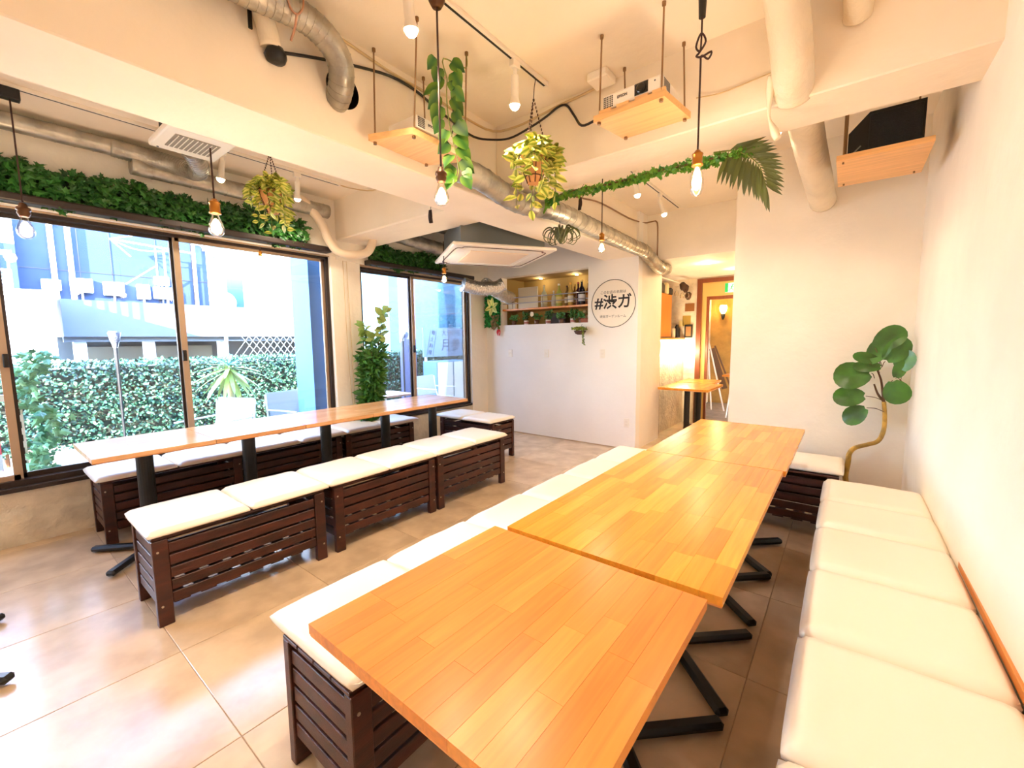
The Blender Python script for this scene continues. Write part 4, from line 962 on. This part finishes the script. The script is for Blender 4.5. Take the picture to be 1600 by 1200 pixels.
def bottle(x, y, z, h, r, gcol, lab, cap, label, i):
    t = root('bottle', label, 'bottle', (x, y, z), 'bottles on the niche shelf')
    gm = mat('bottle glass %d' % i, gcol, .12, var=0); 
    P('bottle_body', B().lathe([(r*.9, 0), (r, .008), (r, h*.55), (r*.75, h*.66), (r*.32, h*.76), (r*.3, h*.93), (r*.36, h*.94)], (x, y, z), 14), gm, t)
    P('bottle_label', B().lathe([(r*1.015, h*.15), (r*1.02, h*.16), (r*1.02, h*.42), (r*1.015, h*.43)], (x, y, z), 14, False), mat('bottle label %d' % i, lab, .6), t)
    P('bottle_cap', B().cyl((x, y, z+h*.92), (x, y, z+h), r*.4, seg=10), mat('bottle cap %d' % i, cap, .4), t)
bl = [(-3.33, .30, .045, (196, 200, 172), (206, 206, 180), (222, 216, 190), 'round pale bottle right of the cream card'), (-3.2, .22, .03, (200, 204, 200), (196, 200, 196), (220, 222, 220), 'small clear bottle between two pale bottles'),
      (-3.09, .30, .042, (170, 176, 84), (214, 200, 130), (240, 236, 220), 'yellow green bottle with a white cap'), (-2.99, .27, .034, (120, 90, 50), (214, 196, 160), (60, 40, 30), 'brown bottle right of the yellow green one'),
      (-2.91, .3, .038, (190, 160, 84), (238, 232, 216), (228, 176, 70), 'amber bottle with a wide white label'), (-2.82, .3, .036, (60, 24, 40), (60, 40, 50), (150, 40, 60), 'slim dark red bottle'),
      (-2.745, .32, .045, (24, 20, 36), (222, 226, 240), (226, 190, 110), 'black bottle with a white label and golden cap'), (-2.67, .3, .034, (130, 70, 30), (180, 120, 60), (224, 180, 70), 'amber bottle at the right end of the shelf'), (-2.625, .28, .018, (40, 30, 24), (90, 60, 40), (30, 24, 20), 'thin dark bottle in the right corner of the niche')]
for i, (x, h, r, g_, l_, c_, lb) in enumerate(bl): bottle(x, BY+.1+.04*(i % 2), NS+.001, h, r, g_, l_, c_, lb, i)
for i in range(4): bottle(-3.05+.11*i, BY+.26, NS+.001, .29, .034, (90+20*i, 76, 40), (180, 160, 110), (210, 170, 90), ['brown', 'olive', 'amber', 'honey coloured'][i]+' bottle in the back row of the niche', 20+i)
for i, x in enumerate((-3.84, -3.62, -3.44, -3.25, -3.04, -2.86, -2.74)):
    pot = i % 2 == 1; t = root('potted_plant', ['leafy sprig plant at the left end of the niche', 'plant in a white labelled pot, left one', 'dark bushy plant right of the left white pot', 'plant in a white labelled pot, middle one', 'dark leafy plant between the middle and right pots', 'plant in a white labelled pot, right one', 'round bright green bush at the right end of the niche'][i], 'plant', (x, 5.0, NZ0), 'small plants at the bottom of the niche')
    P('pot', B().lathe([(.025, 0), (.032, .004), (.036, .06), (.03, .06)], (x, BY+.08, NZ0), 14), mat('white pot' if pot else 'brown little pot', (236, 224, 214) if pot else (96, 60, 40), .5), t)
    if pot: P('pot_band', B().lathe([(.0345, .015), (.037, .04)], (x, BY+.08, NZ0), 14, False), mat('pink band', (180, 110, 100), .6), t)
    it = [(orient((x+random.gauss(0, .03), BY+.08+random.gauss(0, .02), NZ0+.07+random.random()*(.1 if pot else .06)), rv(1)+Vector((0, 0, .4)), Vector((0, -1, .5))+rv(.7)), random.uniform(.025, .045)) for k in range(70)]
    stuffpart(t, scatter('oval', it), ivy_m if i % 2 else mat('mid green leaf', (50, 112, 60), .5, rgb2=(90, 140, 70), island=True))
T('gramophone_horn', B().lathe([(.004, -.05), (.008, -.02), (.02, 0), (.034, .006), (.03, .002)], (0, 0, 0), 14), mat('cream horn', (220, 204, 160), .5), 'small cream flower shaped horn in the lower niche', 'ornament').matrix_world = Matrix.Translation((-3.47, BY+.06, 1.7)) @ Matrix.Rotation(PI/2, 4, 'X')
t = root('teddy_figure', 'beige cloth figure sitting at the right end of the lower niche', 'ornament', (-2.72, BY+.14, NZ0))
P('body', B().ball((-2.74, BY+.2, NZ0+.06), .045, 2, (1, .8, 1.2)), mat('beige cloth', (206, 184, 140), .9), t); P('head', B().ball((-2.75, BY+.2, NZ0+.14), .033, 2), MATS['beige cloth'], t); P('bonnet', B().ball((-2.66, BY+.18, NZ0+.09), .045, 2, (1.2, .8, .6)), mat('pale straw', (232, 214, 180), .8), t)
T('basket_box', B().box(-2.72, BY+.03, NZ0, -2.615, BY+.12, NZ0+.055, .004), mat('reddish woven box', (150, 84, 60), .8, bump=.6, bscale=90), 'small reddish woven box in the right corner of the niche', 'box')
T('wooden_box', B().box(-3.4, BY+.28, NZ0, -3.1, BY+.42, NZ0+.16, .004), bench_m, 'dark wooden crate in the back of the lower niche', 'crate')

# ================================================================ DOORWAY PASSAGE
t = root('wall_cabinet', 'orange plywood cabinet front above the passage counter', 'cabinet', (-2.07, 6.2, 1.35))
P('panel', B().box(-2.11, 5.74, 1.37, -2.07, 6.5, 1.98, .003), cab_w, t)
P('counter_top', B().box(-2.5, 5.7, 1.33, -2.04, 7.09, 1.355, .003), cab_w, t)
for i, (y, h, c_) in enumerate(((5.9, .12, (50, 60, 40)), (6.15, .14, (60, 50, 34)), (6.32, .16, (210, 196, 150)), (6.5, .1, (46, 34, 28)))):
    T('storage_jar', B().lathe([(.05, 0), (.06, .01), (.06, h*.8), (.04, h)], (-2.12, y, 1.985), 12), mat('jar %d' % i, c_, .6), ['dark green', 'dark brown', 'cream conical', 'black'][i]+' jar on top of the plywood cabinet', 'jar')
T('hanging_rail', B().cyl((-2.02, 5.72, 2.17), (-2.02, 6.95, 2.17), .007, seg=8), white_m, 'thin white rail under the passage ceiling', 'rail')
led = root('light_strip', 'glowing light strip under the passage counter', 'lamp', (-2.03, 6.2, 1.31)); P('strip', B().box(-2.045, 5.72, 1.305, -2.03, 7.05, 1.325), mat('light strip', (255, 240, 200), emit=(255, 236, 190), es=14), led)
for y in (5.9, 6.3, 6.65, 6.95): point((-1.96, y, 1.12), 6.5, (1, .85, .55), parent=led)
T('dark_post', B().box(-2.05, 5.74, 0, -2.0, 5.86, 1.28, .003), brown_w, 'dark brown wooden post at the corner of the passage', 'post')
t = root('menu_sheet', 'small printed menu sheet pinned on the brown post', 'notice', (-1.995, 5.79, .9)); P('sheet', B().box(-2.0, 5.75, .93, -1.997, 5.84, 1.13), mat('menu paper', (226, 200, 150), .7), t)
for k in range(7): P('text_line', B().box(-1.9972, 5.765, .96+.022*k, -1.9962, 5.825-.01*(k % 3), .964+.022*k), ink2, t)
# clutter on the counter and end wall
T('cup', B().lathe([(.03, 0), (.036, .01), (.036, .14), (.03, .14)], (-2.08, 6.62, 1.356), 12), mat('pale beaker', (214, 200, 170), .5), 'pale beaker on the passage counter', 'cup')
T('black_jug', B().lathe([(.04, 0), (.05, .02), (.05, .12), (.02, .19), (.025, .2)], (-2.07, 6.78, 1.356), 12), black_m, 'black jug on the passage counter', 'jug')
t = root('picture_frame', 'small framed picture leaning on the passage counter', 'picture', (-1.98, 7.04, 1.356)); P('frame', B().box(-2.04, 7.06, 1.356, -1.92, 7.075, 1.56, .003), black_m, t); P('print', B().box(-2.02, 7.056, 1.38, -1.94, 7.062, 1.53), mat('brown print', (150, 104, 60), .6), t)
for i, (x, z, w_, h_, c_) in enumerate(((-2.02, 1.62, .12, .16, (170, 140, 60)), (-1.98, 1.83, .14, .12, (140, 90, 40)), (-2.1, 1.58, .07, .09, (226, 210, 150)))):
    T('paper_note', B().box(x-w_/2, 7.09, z-h_/2, x+w_/2, 7.099, z+h_/2), mat('note %d' % i, c_, .7), ['yellowish notice', 'brown card', 'cream slip'][i]+' pinned on the passage end wall', 'notice')
for i, (x, y, z) in enumerate(((-2.0, 6.75, 1.98), (-1.97, 6.9, 1.99), (-2.02, 6.55, 2.0))):
    t = root('wine_glass', ['left', 'right', 'near'][i]+' wine glass hanging upside down in the passage', 'glass', (x, y, z), 'hanging wine glasses')
    P('glass_bowl', B().lathe([(.003, .1), (.003, .06), (.02, .045), (.034, .01), (.03, -.03)], (x, y, z), 12, False), bulb_glass, t); P('glass_foot', B().cyl((x, y, z+.1), (x, y, z+.104), .03, seg=12), bulb_glass, t)
for i, (y, z, c_) in enumerate(((6.85, 2.1, (70, 44, 30)), (7.0, 2.0, (84, 60, 44)), (6.7, 2.12, (60, 40, 26)))):
    T('hanging_cloth', B().lathe([(.02, .06), (.05, .03), (.04, -.03), (.02, -.06)], (-1.98, y, z), 8), mat('cloth %d' % i, c_, .9), ['brown', 'grey brown', 'dark'][i]+' bunched cloth hanging near the passage door', 'cloth')
# passage tables
table('wooden table in the passage by the doorway', (-1.9, 5.5, -1.29, 6.3), [(-1.6, 5.75), (-1.55, 6.1)], stave_far, along='Y', grp='tables in the passage', arm=.25)
table('second wooden table in the passage behind the first', (-1.93, 6.33, -1.45, 6.95), [(-1.7, 6.62)], stave_far, along='Y', grp='tables in the passage', arm=.2)
# door
D0 = 7.1; f = S('door_1', B().box(-1.87, D0-.03, 0, -1.80, D0+.06, 2.25).box(-1.80, D0-.03, 2.19, -.7, D0+.06, 2.25), brown_w)
P('inner_frame', B().box(-1.80, D0, 0, -1.735, D0+.05, 2.19).box(-1.735, D0, 1.98, -.7, D0+.05, 2.19), mat('cream door frame', (206, 176, 104), .6), f)
P('door_leaf_edge', B().box(-1.735, D0+.01, 0, -1.70, D0+.05, 1.98).box(-1.70, D0+.01, 1.93, -.7, D0+.05, 1.98), brown_w, f)
t = root('exit_sign', 'green and white emergency exit sign above the passage door', 'sign', (-1.28, 7.05, 2.0))
P('sign_box', B().box(-1.47, 7.03, 2.02, -1.2, 7.068, 2.15, .003), mat('lit white panel', (250, 255, 250), emit=(235, 255, 240), es=1.3), t)
gm = mat('exit green', (20, 170, 90), .5, emit=(20, 170, 90), es=.5)
P('green_field', B().box(-1.47, 7.028, 2.02, -1.425, 7.031, 2.15), gm, t)
P('running_figure', B().cyl((-1.365, 7.0295, 2.127), (-1.365, 7.026, 2.127), .011, seg=12).bar((-1.370, 7.028, 2.112), (-1.385, 7.028, 2.072), .003, .016).bar((-1.385, 7.028, 2.077), (-1.360, 7.028, 2.047), .003, .01).bar((-1.360, 7.028, 2.052), (-1.365, 7.028, 2.022), .003, .008).bar((-1.385, 7.028, 2.077), (-1.410, 7.028, 2.042), .003, .01).bar((-1.410, 7.028, 2.042), (-1.435, 7.028, 2.040), .003, .008).bar((-1.372, 7.028, 2.107), (-1.345, 7.028, 2.087), .003, .008).bar((-1.372, 7.028, 2.107), (-1.400, 7.028, 2.097), .003, .008), gm, t)
# beyond the door
dk = S('entrance_deck', B().box(-3.5, 7.25, -.12, 0, 9.6, -.03), grout)
pk = mat('weathered deck board', (150, 140, 126), .7, var=.2, rnd=.2, stretch=(2, 12, 2))
for k in range(17):
    b = B(); b.box(-3.2, 7.27+.138*k, -.03, -.1, 7.27+.138*k+.125, 0, .003); P('deck_board', b, pk, dk)
S('wall_entrance', B().box(-3.5, 9.6, -.1, 0, 9.75, 2.9), ochre); S('wall_entrance', B().box(-2.4, 7.26, -.1, -2.25, 9.6, 2.9), rough_plaster); S('ceiling_entrance', B().box(-3.5, 7.25, 2.6, 0, 9.75, 2.75), ochre)
S('wall_entrance', B().box(-.15, 7.25, -.1, 0, 9.6, 2.9), ochre)
t = root('wall_sconce', 'lit glass wall lamp seen through the passage door', 'lamp', (-2.0, 9.5, 1.85)); P('shade', B().lathe([(.03, -.02), (.06, .03), (.075, .1), (.06, .15)], (-2.0, 9.5, 1.85), 14), mat('sconce glow', (255, 226, 160), emit=(255, 214, 130), es=14), t); P('bracket', B().lathe([(.01, -.12), (.03, -.08), (.045, -.02), (.03, .0)], (-2.0, 9.5, 1.83), 10), black_m, t); point((-2.0, 9.35, 1.95), 10, (1, .66, .3), parent=t)
t = root('a_frame_board', 'white metal a-frame easel with brown board standing outside the passage door', 'sign stand', (-1.9, 8.6, 0))
for s in (-1, 1): P('leg', B().bar((-2.0+.05*s, 8.5+.1*s, 0), (-2.05, 8.6, 1.25), .02, .02), white_m, t)
P('leg', B().bar((-1.72, 8.55, 0), (-2.03, 8.6, 1.25), .02, .02), white_m, t); P('board', B().bar((-1.62, 8.7, .35), (-1.95, 8.7, 1.2), .03, .012, up=(0, 1, 0)).bar((-1.75, 8.69, .4), (-2.0, 8.69, 1.15), .1, .012, up=(0, 1, 0)), mat('brown board', (96, 64, 36), .7), t)
t = root('outdoor_table', 'small wooden table with metal legs on the entrance deck', 'table', (-1.3, 8.1, 0)); P('tabletop', B().box(-1.62, 7.8, .7, -1.0, 8.4, .73, .003), cab_w, t)
for x, y in ((-1.55, 7.85), (-1.05, 7.85), (-1.55, 8.35), (-1.05, 8.35)): P('leg', B().cyl((x, y, 0), (x+.08*(1 if x < -1.3 else -1), y, .7), .01, seg=8), white_m, t)
t = root('string_lights', 'string of small cone lights above the entrance deck', 'lamp', (-1.6, 8.0, 2.2)); P('wire', B().tube([(-2.2, 8.2, 2.25), (-1.8, 8.2, 2.18), (-1.4, 8.2, 2.16), (-.9, 8.2, 2.2)], .006, 5, 4), black_c, t)
for x in (-1.95, -1.65, -1.35): P('cone_lamp', B().lathe([(.035, -.05), (.006, .02)], (x, 8.2, 2.14), 10), spot_glow, t)
bush = [(orient((random.uniform(-2.2, -.9), 8.3+random.random()*.2, random.uniform(2.15, 2.45)), rv(1), rv(1)), .08) for k in range(250)]
t = root('entrance_foliage', 'dark foliage hanging above the entrance deck', 'artificial foliage', (-1.5, 8.3, 2.3)); stuffpart(t, scatter('oval', bush), mat('dull olive foliage', (90, 80, 40), .7, rgb2=(40, 44, 24), island=True))

# ================================================================ OUTSIDE THE WINDOWS
ground = S('terrace_ground', B().box(-20, -6, -.14, -4.47, 14, -.03), grout)
pav = mat('grey terrace paver', (120, 124, 132), .7, var=.1, rnd=.08, bump=.1)
for i in range(5):
    for j in range(13): tile(-7.0+.5*i, -.6+.5*j, -6.5+.5*i, -.1+.5*j, ground, pav, z=-.005, gap=.006, nm='paver')
# hedge
t = root('hedge', 'long clipped leafy hedge along the terrace', 'hedge', (-7.3, 3.2, 0))
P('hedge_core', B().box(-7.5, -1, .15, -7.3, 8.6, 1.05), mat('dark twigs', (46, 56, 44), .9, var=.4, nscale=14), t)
for k in range(10): P('stem', B().cyl((-7.35, -.8+k, -.02), (-7.35, -.8+k, .3), .02, seg=6), bark_d, t)
it = []
for i in range(26000):
    y = random.uniform(-1, 8.6); zz = random.uniform(.1, 1.12); x = -7.3+.2*random.random()*(1+.5*noise.noise(Vector((y*2, zz*2, 0))))
    if i % 6 == 0: zz = 1.08+.06*random.random(); x = random.uniform(-7.6, -7.1)
    it.append((orient((x, y, zz), Vector((random.uniform(-.2, 1), random.uniform(-1, 1), random.uniform(-1, 1))), Vector((1, 0, .5))+rv(.9)), random.uniform(.028, .05)))
stuffpart(t, scatter('oval', it), hedge_m)
t = root('chain_link_fence', 'pale chain link fence standing behind the hedge', 'fence', (-7.8, 4.2, 0)); b = B()
for k in range(62):
    y = 2.6+.11*k
    b.bar((-7.8, y, 1.0), (-7.8, y+.55, 1.75), .005, .005); b.bar((-7.8, y+.55, 1.0), (-7.8, y, 1.75), .005, .005)
P('wire_mesh', b, mat('pale wire', (196, 222, 224), .4, .4), t)['kind'] = 'stuff'
for k in range(5): P('post', B().cyl((-7.8, 2.6+1.8*k, -.03), (-7.8, 2.6+1.8*k, 1.8), .025, seg=8), MATS['pale wire'], t)
P('top_rail', B().cyl((-7.8, 2.6, 1.76), (-7.8, 9.8, 1.76), .015, seg=8), MATS['pale wire'], t)
# building across the street
blue = mat('blue grey cladding', (28, 46, 74), .95, var=.08, nscale=2); white_r = mat('white render', (236, 240, 246), .8, var=.03); garage_grey = mat('grey garage wall', (84, 92, 98), .8, var=.05)
t = root('building', 'blue grey building with a white canopy band across the street', 'building', (-10.2, 4, 0))
P('blue_wall', B().box(-10.6, .5, 1.9, -10.2, 3.15, 6), blue, t); P('white_wall', B().box(-10.6, 3.15, 1.9, -10.15, 9.5, 6), white_r, t)
P('left_white_wall', B().box(-10.6, -4, 1.9, -10.0, .62, 6), white_r, t)
for y in (1.02, 1.22): P('downpipe', B().cyl((-10.14, y, 1.95), (-10.14, y, 5.5), .035, seg=10), white_r, t)
for y in (1.32, 1.72, 2.35, 2.9): P('panel_joint', B().box(-10.205, y, 1.95, -10.19, y+.012, 5.5), black_c, t)
P('panel_joint', B().box(-10.205, .62, 2.55, -10.19, 3.15, 2.56), black_c, t)
P('canopy_band', B().box(-10.2, .95, 1.46, -9.2, 7.6, 2.02), mat('canopy paint', (72, 80, 92), .9), t)
P('garage_wall', B().box(-10.5, .95, -.03, -10.2, 7.6, 1.5), garage_grey, t)
P('garage_lintel', B().box(-9.4, .95, 1.38, -9.3, 7.6, 1.46), garage_grey, t)
for y in (1.06, 1.9, 3.0, 4.6): P('pillar', B().box(-9.5, y, -.03, -9.36, y+.14, 1.4), white_r, t)
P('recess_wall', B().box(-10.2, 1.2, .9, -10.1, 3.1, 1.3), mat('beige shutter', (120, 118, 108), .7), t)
dkw = mat('dark window', (20, 48, 66), .2)
wf = P('window', B().box(-10.15, 3.45, 2.0, -10.1, 3.75, 2.9), dkw, t); P('window', B().box(-10.15, 3.2, 3.05, -10.1, 3.5, 3.7), dkw, t)
P('window', B().box(-10.0, -.2, 2.9, -9.96, .32, 3.7), dkw, t)
P('left_blue_wall', B().box(-9.99, -4, 1.9, -9.97, .62, 2.86), blue, t)
for k in range(4): P('white_pilaster', B().box(-9.99, -.9+.42*k, 1.9, -9.93, -.84+.42*k, 6), mat('lilac paint', (206, 196, 232), .6), t)
boxes = [(.97, 2.3, .22, .17), (1.32, 2.32, .27, .23), (1.72, 2.3, .27, .23), (2.12, 2.28, .18, .26), (2.4, 2.28, .27, .22), (2.4, 2.5, .22, .16)]
for i, (y, z, a, c_) in enumerate(boxes):
    t = root('meter_box', ['bluish', 'first white', 'second white', 'narrow', 'lower right', 'upper right'][i]+' meter box on the blue wall across the street', 'meter box', (-10.17, y, z), 'meter boxes across the street')
    P('case', B().box(-10.2, y-a/2, z-c_/2, -10.1, y+a/2, z+c_/2, .008), white_r if i else mat('pale blue case', (190, 214, 236), .5), t)
    P('cover', B().box(-10.105, y-a/2+.02, z-c_/2+.02, -10.09, y+a/2-.02, z+c_/2-.02, .004), white_m, t); P('conduit', B().cyl((-10.15, y, 2.0), (-10.15, y, z-c_/2), .014, seg=6), white_r, t)
t = root('antenna', 'white branching aerial mast in front of the blue wall', 'antenna', (-9.9, 2.3, 2.0))
P('mast', B().cyl((-9.95, 2.42, 2.0), (-9.95, 2.42, 3.05), .016, seg=6), white_r, t); P('mast', B().cyl((-9.95, 2.3, 2.2), (-9.95, 2.3, 3.1), .012, seg=6), white_r, t)
P('boom', B().cyl((-9.95, 1.7, 3.12), (-9.95, 2.85, 3.05), .014, seg=6).cyl((-9.95, 1.7, 3.12), (-9.95, 2.0, 3.22), .01, seg=6).cyl((-9.95, 1.7, 3.12), (-9.95, 1.95, 2.86), .01, seg=6).tube([(-9.95, 1.7, 3.12), (-9.95, 2.0, 3.0), (-9.95, 2.3, 3.0), (-9.95, 2.6, 3.06)], .01, 6, 3), white_r, t)
P('strut', B().cyl((-9.95, 1.85, 2.38), (-9.95, 2.3, 2.75), .01, seg=6), white_r, t)
t = root('bent_pipe', 'white vertical pipe with a hooked top on the blue wall', 'pipe', (-10.1, 2.95, 2.0)); P('pipe_run', B().tube([(-10.1, 2.92, 2.0), (-10.1, 2.92, 3.2), (-10.1, 2.95, 3.27), (-10.1, 3.08, 3.25), (-10.1, 3.1, 3.15)], .03, 8, 2), white_r, t)
T('satellite_dish', B().lathe([(.005, 0), (.14, .03), (.2, .09), (.19, .09)], (0, 0, 0), 20), white_r, 'round white dish behind the canopy band', 'dish').matrix_world = Matrix.Translation((-9.6, 3.2, 2.12)) @ Matrix.Rotation(PI/2, 4, 'Y')
t = root('balcony_block', 'white balcony block with a railing at the left edge of the view', 'building', (-8.6, 0, 0))
P('block', B().box(-9.4, -3.5, -.03, -8.45, .80, 1.97), white_r, t); P('parapet_cap', B().box(-9.45, -3.5, 1.97, -8.38, .86, 2.06), white_r, t); P('base_ledge', B().box(-9.4, -3.5, .98, -8.36, .9, 1.06), white_r, t)
P('hand_rail', B().box(-8.62, -3.5, 2.5, -8.56, .5, 2.56), white_r, t)
for k in range(22): P('baluster', B().box(-8.6, .45-.14*k, 2.04, -8.58, .47-.14*k, 2.5), white_r, t)
t = root('outdoor_unit', 'air conditioner outdoor unit behind the balcony railing', 'air conditioner', (-9.0, .3, 2.04)); P('casing', B().box(-9.2, .12, 2.04, -8.9, .5, 2.36, .01), white_r, t)
for k in range(5):
    P('grille_slat', B().box(-8.905, .17, 2.09+.05*k, -8.89, .42, 2.12+.05*k), mat('dark grille', (60, 66, 80), .6), t)
# torches, terrace lamps
for i, (x, y, z) in enumerate(((-6.9, 1.13, 1.3), (-6.9, .26, 1.15), (-6.9, 5.35, 1.35))):
    t = root('garden_torch', ['dark torch lamp above the hedge in the left pane', 'dark torch lamp at the extreme left of the hedge', 'torch lamp above the hedge in the far window'][i], 'lamp', (x, y, 0), 'torches along the hedge')
    P('pole', B().cyl((x, y, -.03), (x, y, z), .012, .02, 8), black_m, t); P('torch_head', B().lathe([(.02, 0), (.05, .1), (.06, .17), (.05, .2)], (x, y, z), 10), mat('dark rattan', (60, 64, 74), .7, bump=.6, bscale=60), t)
    for k in range(6):
        a = k*PI/3; P('rib', B().cyl((x+.02*math.cos(a), y+.02*math.sin(a), z), (x+.062*math.cos(a), y+.062*math.sin(a), z+.18), .004, seg=5), white_m, t)
# outdoor palm
t = root('outdoor_palm', 'pale dracaena palm in the terrace seen through the big window', 'plant', (-5.6, 1.86, 0)); P('trunk', B().tube([(-5.6, 1.9, -.03), (-5.6, 1.88, .5), (-5.6, 1.87, 1.0)], .035, 10, 5), mat('pale trunk', (226, 206, 150), .7, bump=.4, bscale=30), t)
pl = leaf_mesh('strip', .42, mat('pale palm leaf', (160, 182, 90), .5, rnd=.3), 1.0)
pb = leaf_mesh('strip', .3, mat('blue green palm leaf', (110, 170, 170), .5, rnd=.3), 1.0)
for k in range(44):
    a = k*2.4; e = -.9+1.3*(k/44)
    leafpart(t, pl if k < 34 else pb, orient((-5.6, 1.87, 1.0+.0025*k), (math.cos(a)*.8, math.sin(a)*.8, e), (math.cos(a)*.3, math.sin(a)*.3, 1)))
# garlanded trellis at the left
t = root('trellis_post', 'perforated white metal post overgrown with ivy at the left edge', 'trellis', (-4.9, .2, 0))
P('post', B().box(-4.93, .2, -.03, -4.9, .24, 1.0), white_m, t)
for k in range(9): P('hole', B().box(-4.902, .213, .12+.1*k, -4.896, .227, .17+.1*k), black_m, t)
P('cross_bar', B().box(-4.93, -.6, .93, -4.9, .24, .98), white_m, t)
it = [(orient((-4.88+random.gauss(0, .04), .3+.05*math.sin(q*14)+random.gauss(0, .035)+.05*(1-q), q*1.3), Vector((.3, random.uniform(-1, 1), random.uniform(-1, .3))), Vector((1, -.3, .5))+rv(.6)), random.uniform(.04, .075)) for q in [random.random() for _ in range(420)]]
stuffpart(t, scatter('ivy', it), mat('pale terrace ivy', (120, 176, 120), .5, rgb2=(40, 100, 60), island=True))
t = root('striped_lounger', 'red and grey striped fabric behind the window at the far left', 'deck chair', (-5.2, -.2, 0))
for k in range(6): P('stripe', B().box(-5.25, -1.0, .1+.13*k, -5.2, .12, .23+.13*k), mat('red stripe' if k % 2 else 'grey stripe', (170, 60, 70) if k % 2 else (190, 186, 180), .8), t)
T('round_basin', B().lathe([(.1, 0), (.16, .03), (.19, .1), (.18, .1), (.12, .03)], (-4.85, -.03, .3), 24), white_p, 'white round basin at the bottom left of the window', 'basin')
# light blue pillar just outside
S('outside_pillar', B().box(-4.95, 2.33, -.03, -4.56, 2.62, 2.9), mat('pale blue pillar paint', (78, 118, 166), .7))
# terrace chairs, tables
def mesh_chair(x, y, rz, label):
    t = root('terrace_chair', label, 'chair', (0, 0, 0), 'white terrace chairs'); f = white_m
    for s in (-1, 1):
        P('side_frame', B().tube([(s*.25, -.22, 0), (s*.25, -.24, .38), (s*.25, .18, .4), (s*.25, .26, .75)], .012, 6, 3), f, t); P('rear_leg', B().cyl((s*.25, .24, 0), (s*.25, .1, .4), .012, seg=6), f, t); P('arm_rest', B().box(s*.25-.015, -.25, .56, s*.25+.015, .22, .575, .004), f, t)
    P('seat', B().box(-.24, -.22, .38, .24, .2, .39), mat('white mesh fabric', (160, 160, 158), .8), t); b = B(); b.box(-.24, -.006, -.17, .24, .006, .17, .004); b.bm.transform(Matrix.Translation((0, .235, .6)) @ Matrix.Rotation(-.2, 4, 'X')); P('backrest', b, MATS['white mesh fabric'], t)
    t.location = (x, y, -.03); t.rotation_euler.z = rz; ROOTLOC[t.name] = Vector((x, y, -.03))
mesh_chair(-5.3, 2.5, PI/2+.25, 'white mesh terrace chair just left of the pale blue pillar'); mesh_chair(-5.25, 1.6, .45, 'white terrace chair beside the outdoor palm'); mesh_chair(-5.6, 5.0, PI/2+.1, 'white terrace chair behind the far sliding pane')
def t_table(x, y, label):
    t = root('terrace_table', label, 'table', (x, y, -.03), 'small terrace tables'); P('tabletop', B().box(x-.28, y-.3, .585, x+.28, y+.3, .61, .004), mat('terrace wood', (206, 160, 140), .5), t); P('column', B().cyl((x, y, -.03), (x, y, .585), .03, seg=10), white_m, t); P('base', B().cyl((x, y, -.03), (x, y, -.01), .2, seg=20), white_m, t)
t_table(-5.1, 3.6, 'small terrace table carrying a lantern'); t_table(-5.8, 3.05, 'small terrace table behind the pillar')
t = root('lantern', 'white lantern on the terrace table', 'lantern', (-5.05, 3.5, .612))
P('lantern_base', B().box(-5.11, 3.44, .612, -4.99, 3.56, .63, .003), mat('grey lantern', (110, 116, 130), .5), t); P('lantern_roof', B().lathe([(.07, 0), (.04, .035), (.012, .05)], (-5.05, 3.5, .77), 4), MATS['grey lantern'], t)
for sx in (-1, 1):
    for sy in (-1, 1): P('lantern_post', B().box(-5.05+sx*.05-.005, 3.5+sy*.05-.005, .63, -5.05+sx*.05+.005, 3.5+sy*.05+.005, .775), MATS['grey lantern'], t)
P('candle', B().cyl((-5.05, 3.5, .63), (-5.05, 3.5, .7), .025, seg=12), white_p, t)
# far right outside: lavender post, teal wall, lettered board, locker
S('outside_wall', B().box(-7.0, 5.35, -.03, -6.9, 5.68, 3.4), mat('lavender wall', (92, 94, 120), .8))
S('outside_wall', B().box(-9, 5.68, -.03, -7.75, 12, 4), mat('teal grey wall', (48, 80, 98), .7, var=.06)); S('outside_wall', B().box(-7.75, 9.4, -.03, -4.6, 9.6, 4), mat('teal grey wall', (0, 0, 0)))
t = root('lettered_board', 'white board with handwritten style Japanese lettering outside the far window', 'sign', (-6.6, 6.25, 1.0))
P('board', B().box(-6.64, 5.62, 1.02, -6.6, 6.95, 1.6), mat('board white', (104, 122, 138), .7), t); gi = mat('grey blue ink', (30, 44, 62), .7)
MY = lambda y, z, r=0: Matrix.Translation((-6.597, y, z)) @ Matrix.Rotation(PI/2, 4, 'Z') @ Matrix.Rotation(PI/2, 4, 'X') @ Matrix.Rotation(r, 4, 'Z')
text('大分から', .14, MY(6.38, 1.5), gi, 'top_lettering', t, .001); text('月参日', .28, MY(6.5, 1.24), gi, 'large_lettering', t, .001)
for k, ch in enumerate('郷土料理'): text(ch, .1, MY(5.88-.035*k, 1.5-.13*k, -.25), gi, 'side_lettering', t, .001)
P('post', B().box(-6.68, 5.7, -.03, -6.64, 5.74, 1.55).box(-6.68, 6.86, -.03, -6.64, 6.9, 1.55), white_m, t)
P('side_outline', B().bar((-6.597, 5.81, 1.56), (-6.597, 5.69, 1.04), .002, .006).bar((-6.597, 5.97, 1.56), (-6.597, 5.85, 1.04), .002, .006), gi, t)
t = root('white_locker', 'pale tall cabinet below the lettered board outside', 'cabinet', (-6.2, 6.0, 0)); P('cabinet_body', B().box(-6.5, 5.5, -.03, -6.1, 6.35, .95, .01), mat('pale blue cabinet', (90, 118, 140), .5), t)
for k in range(2): P('cabinet_door', B().box(-6.1, 5.52+.42*k, 0, -6.085, 5.91+.42*k, .93, .005), white_m, t)
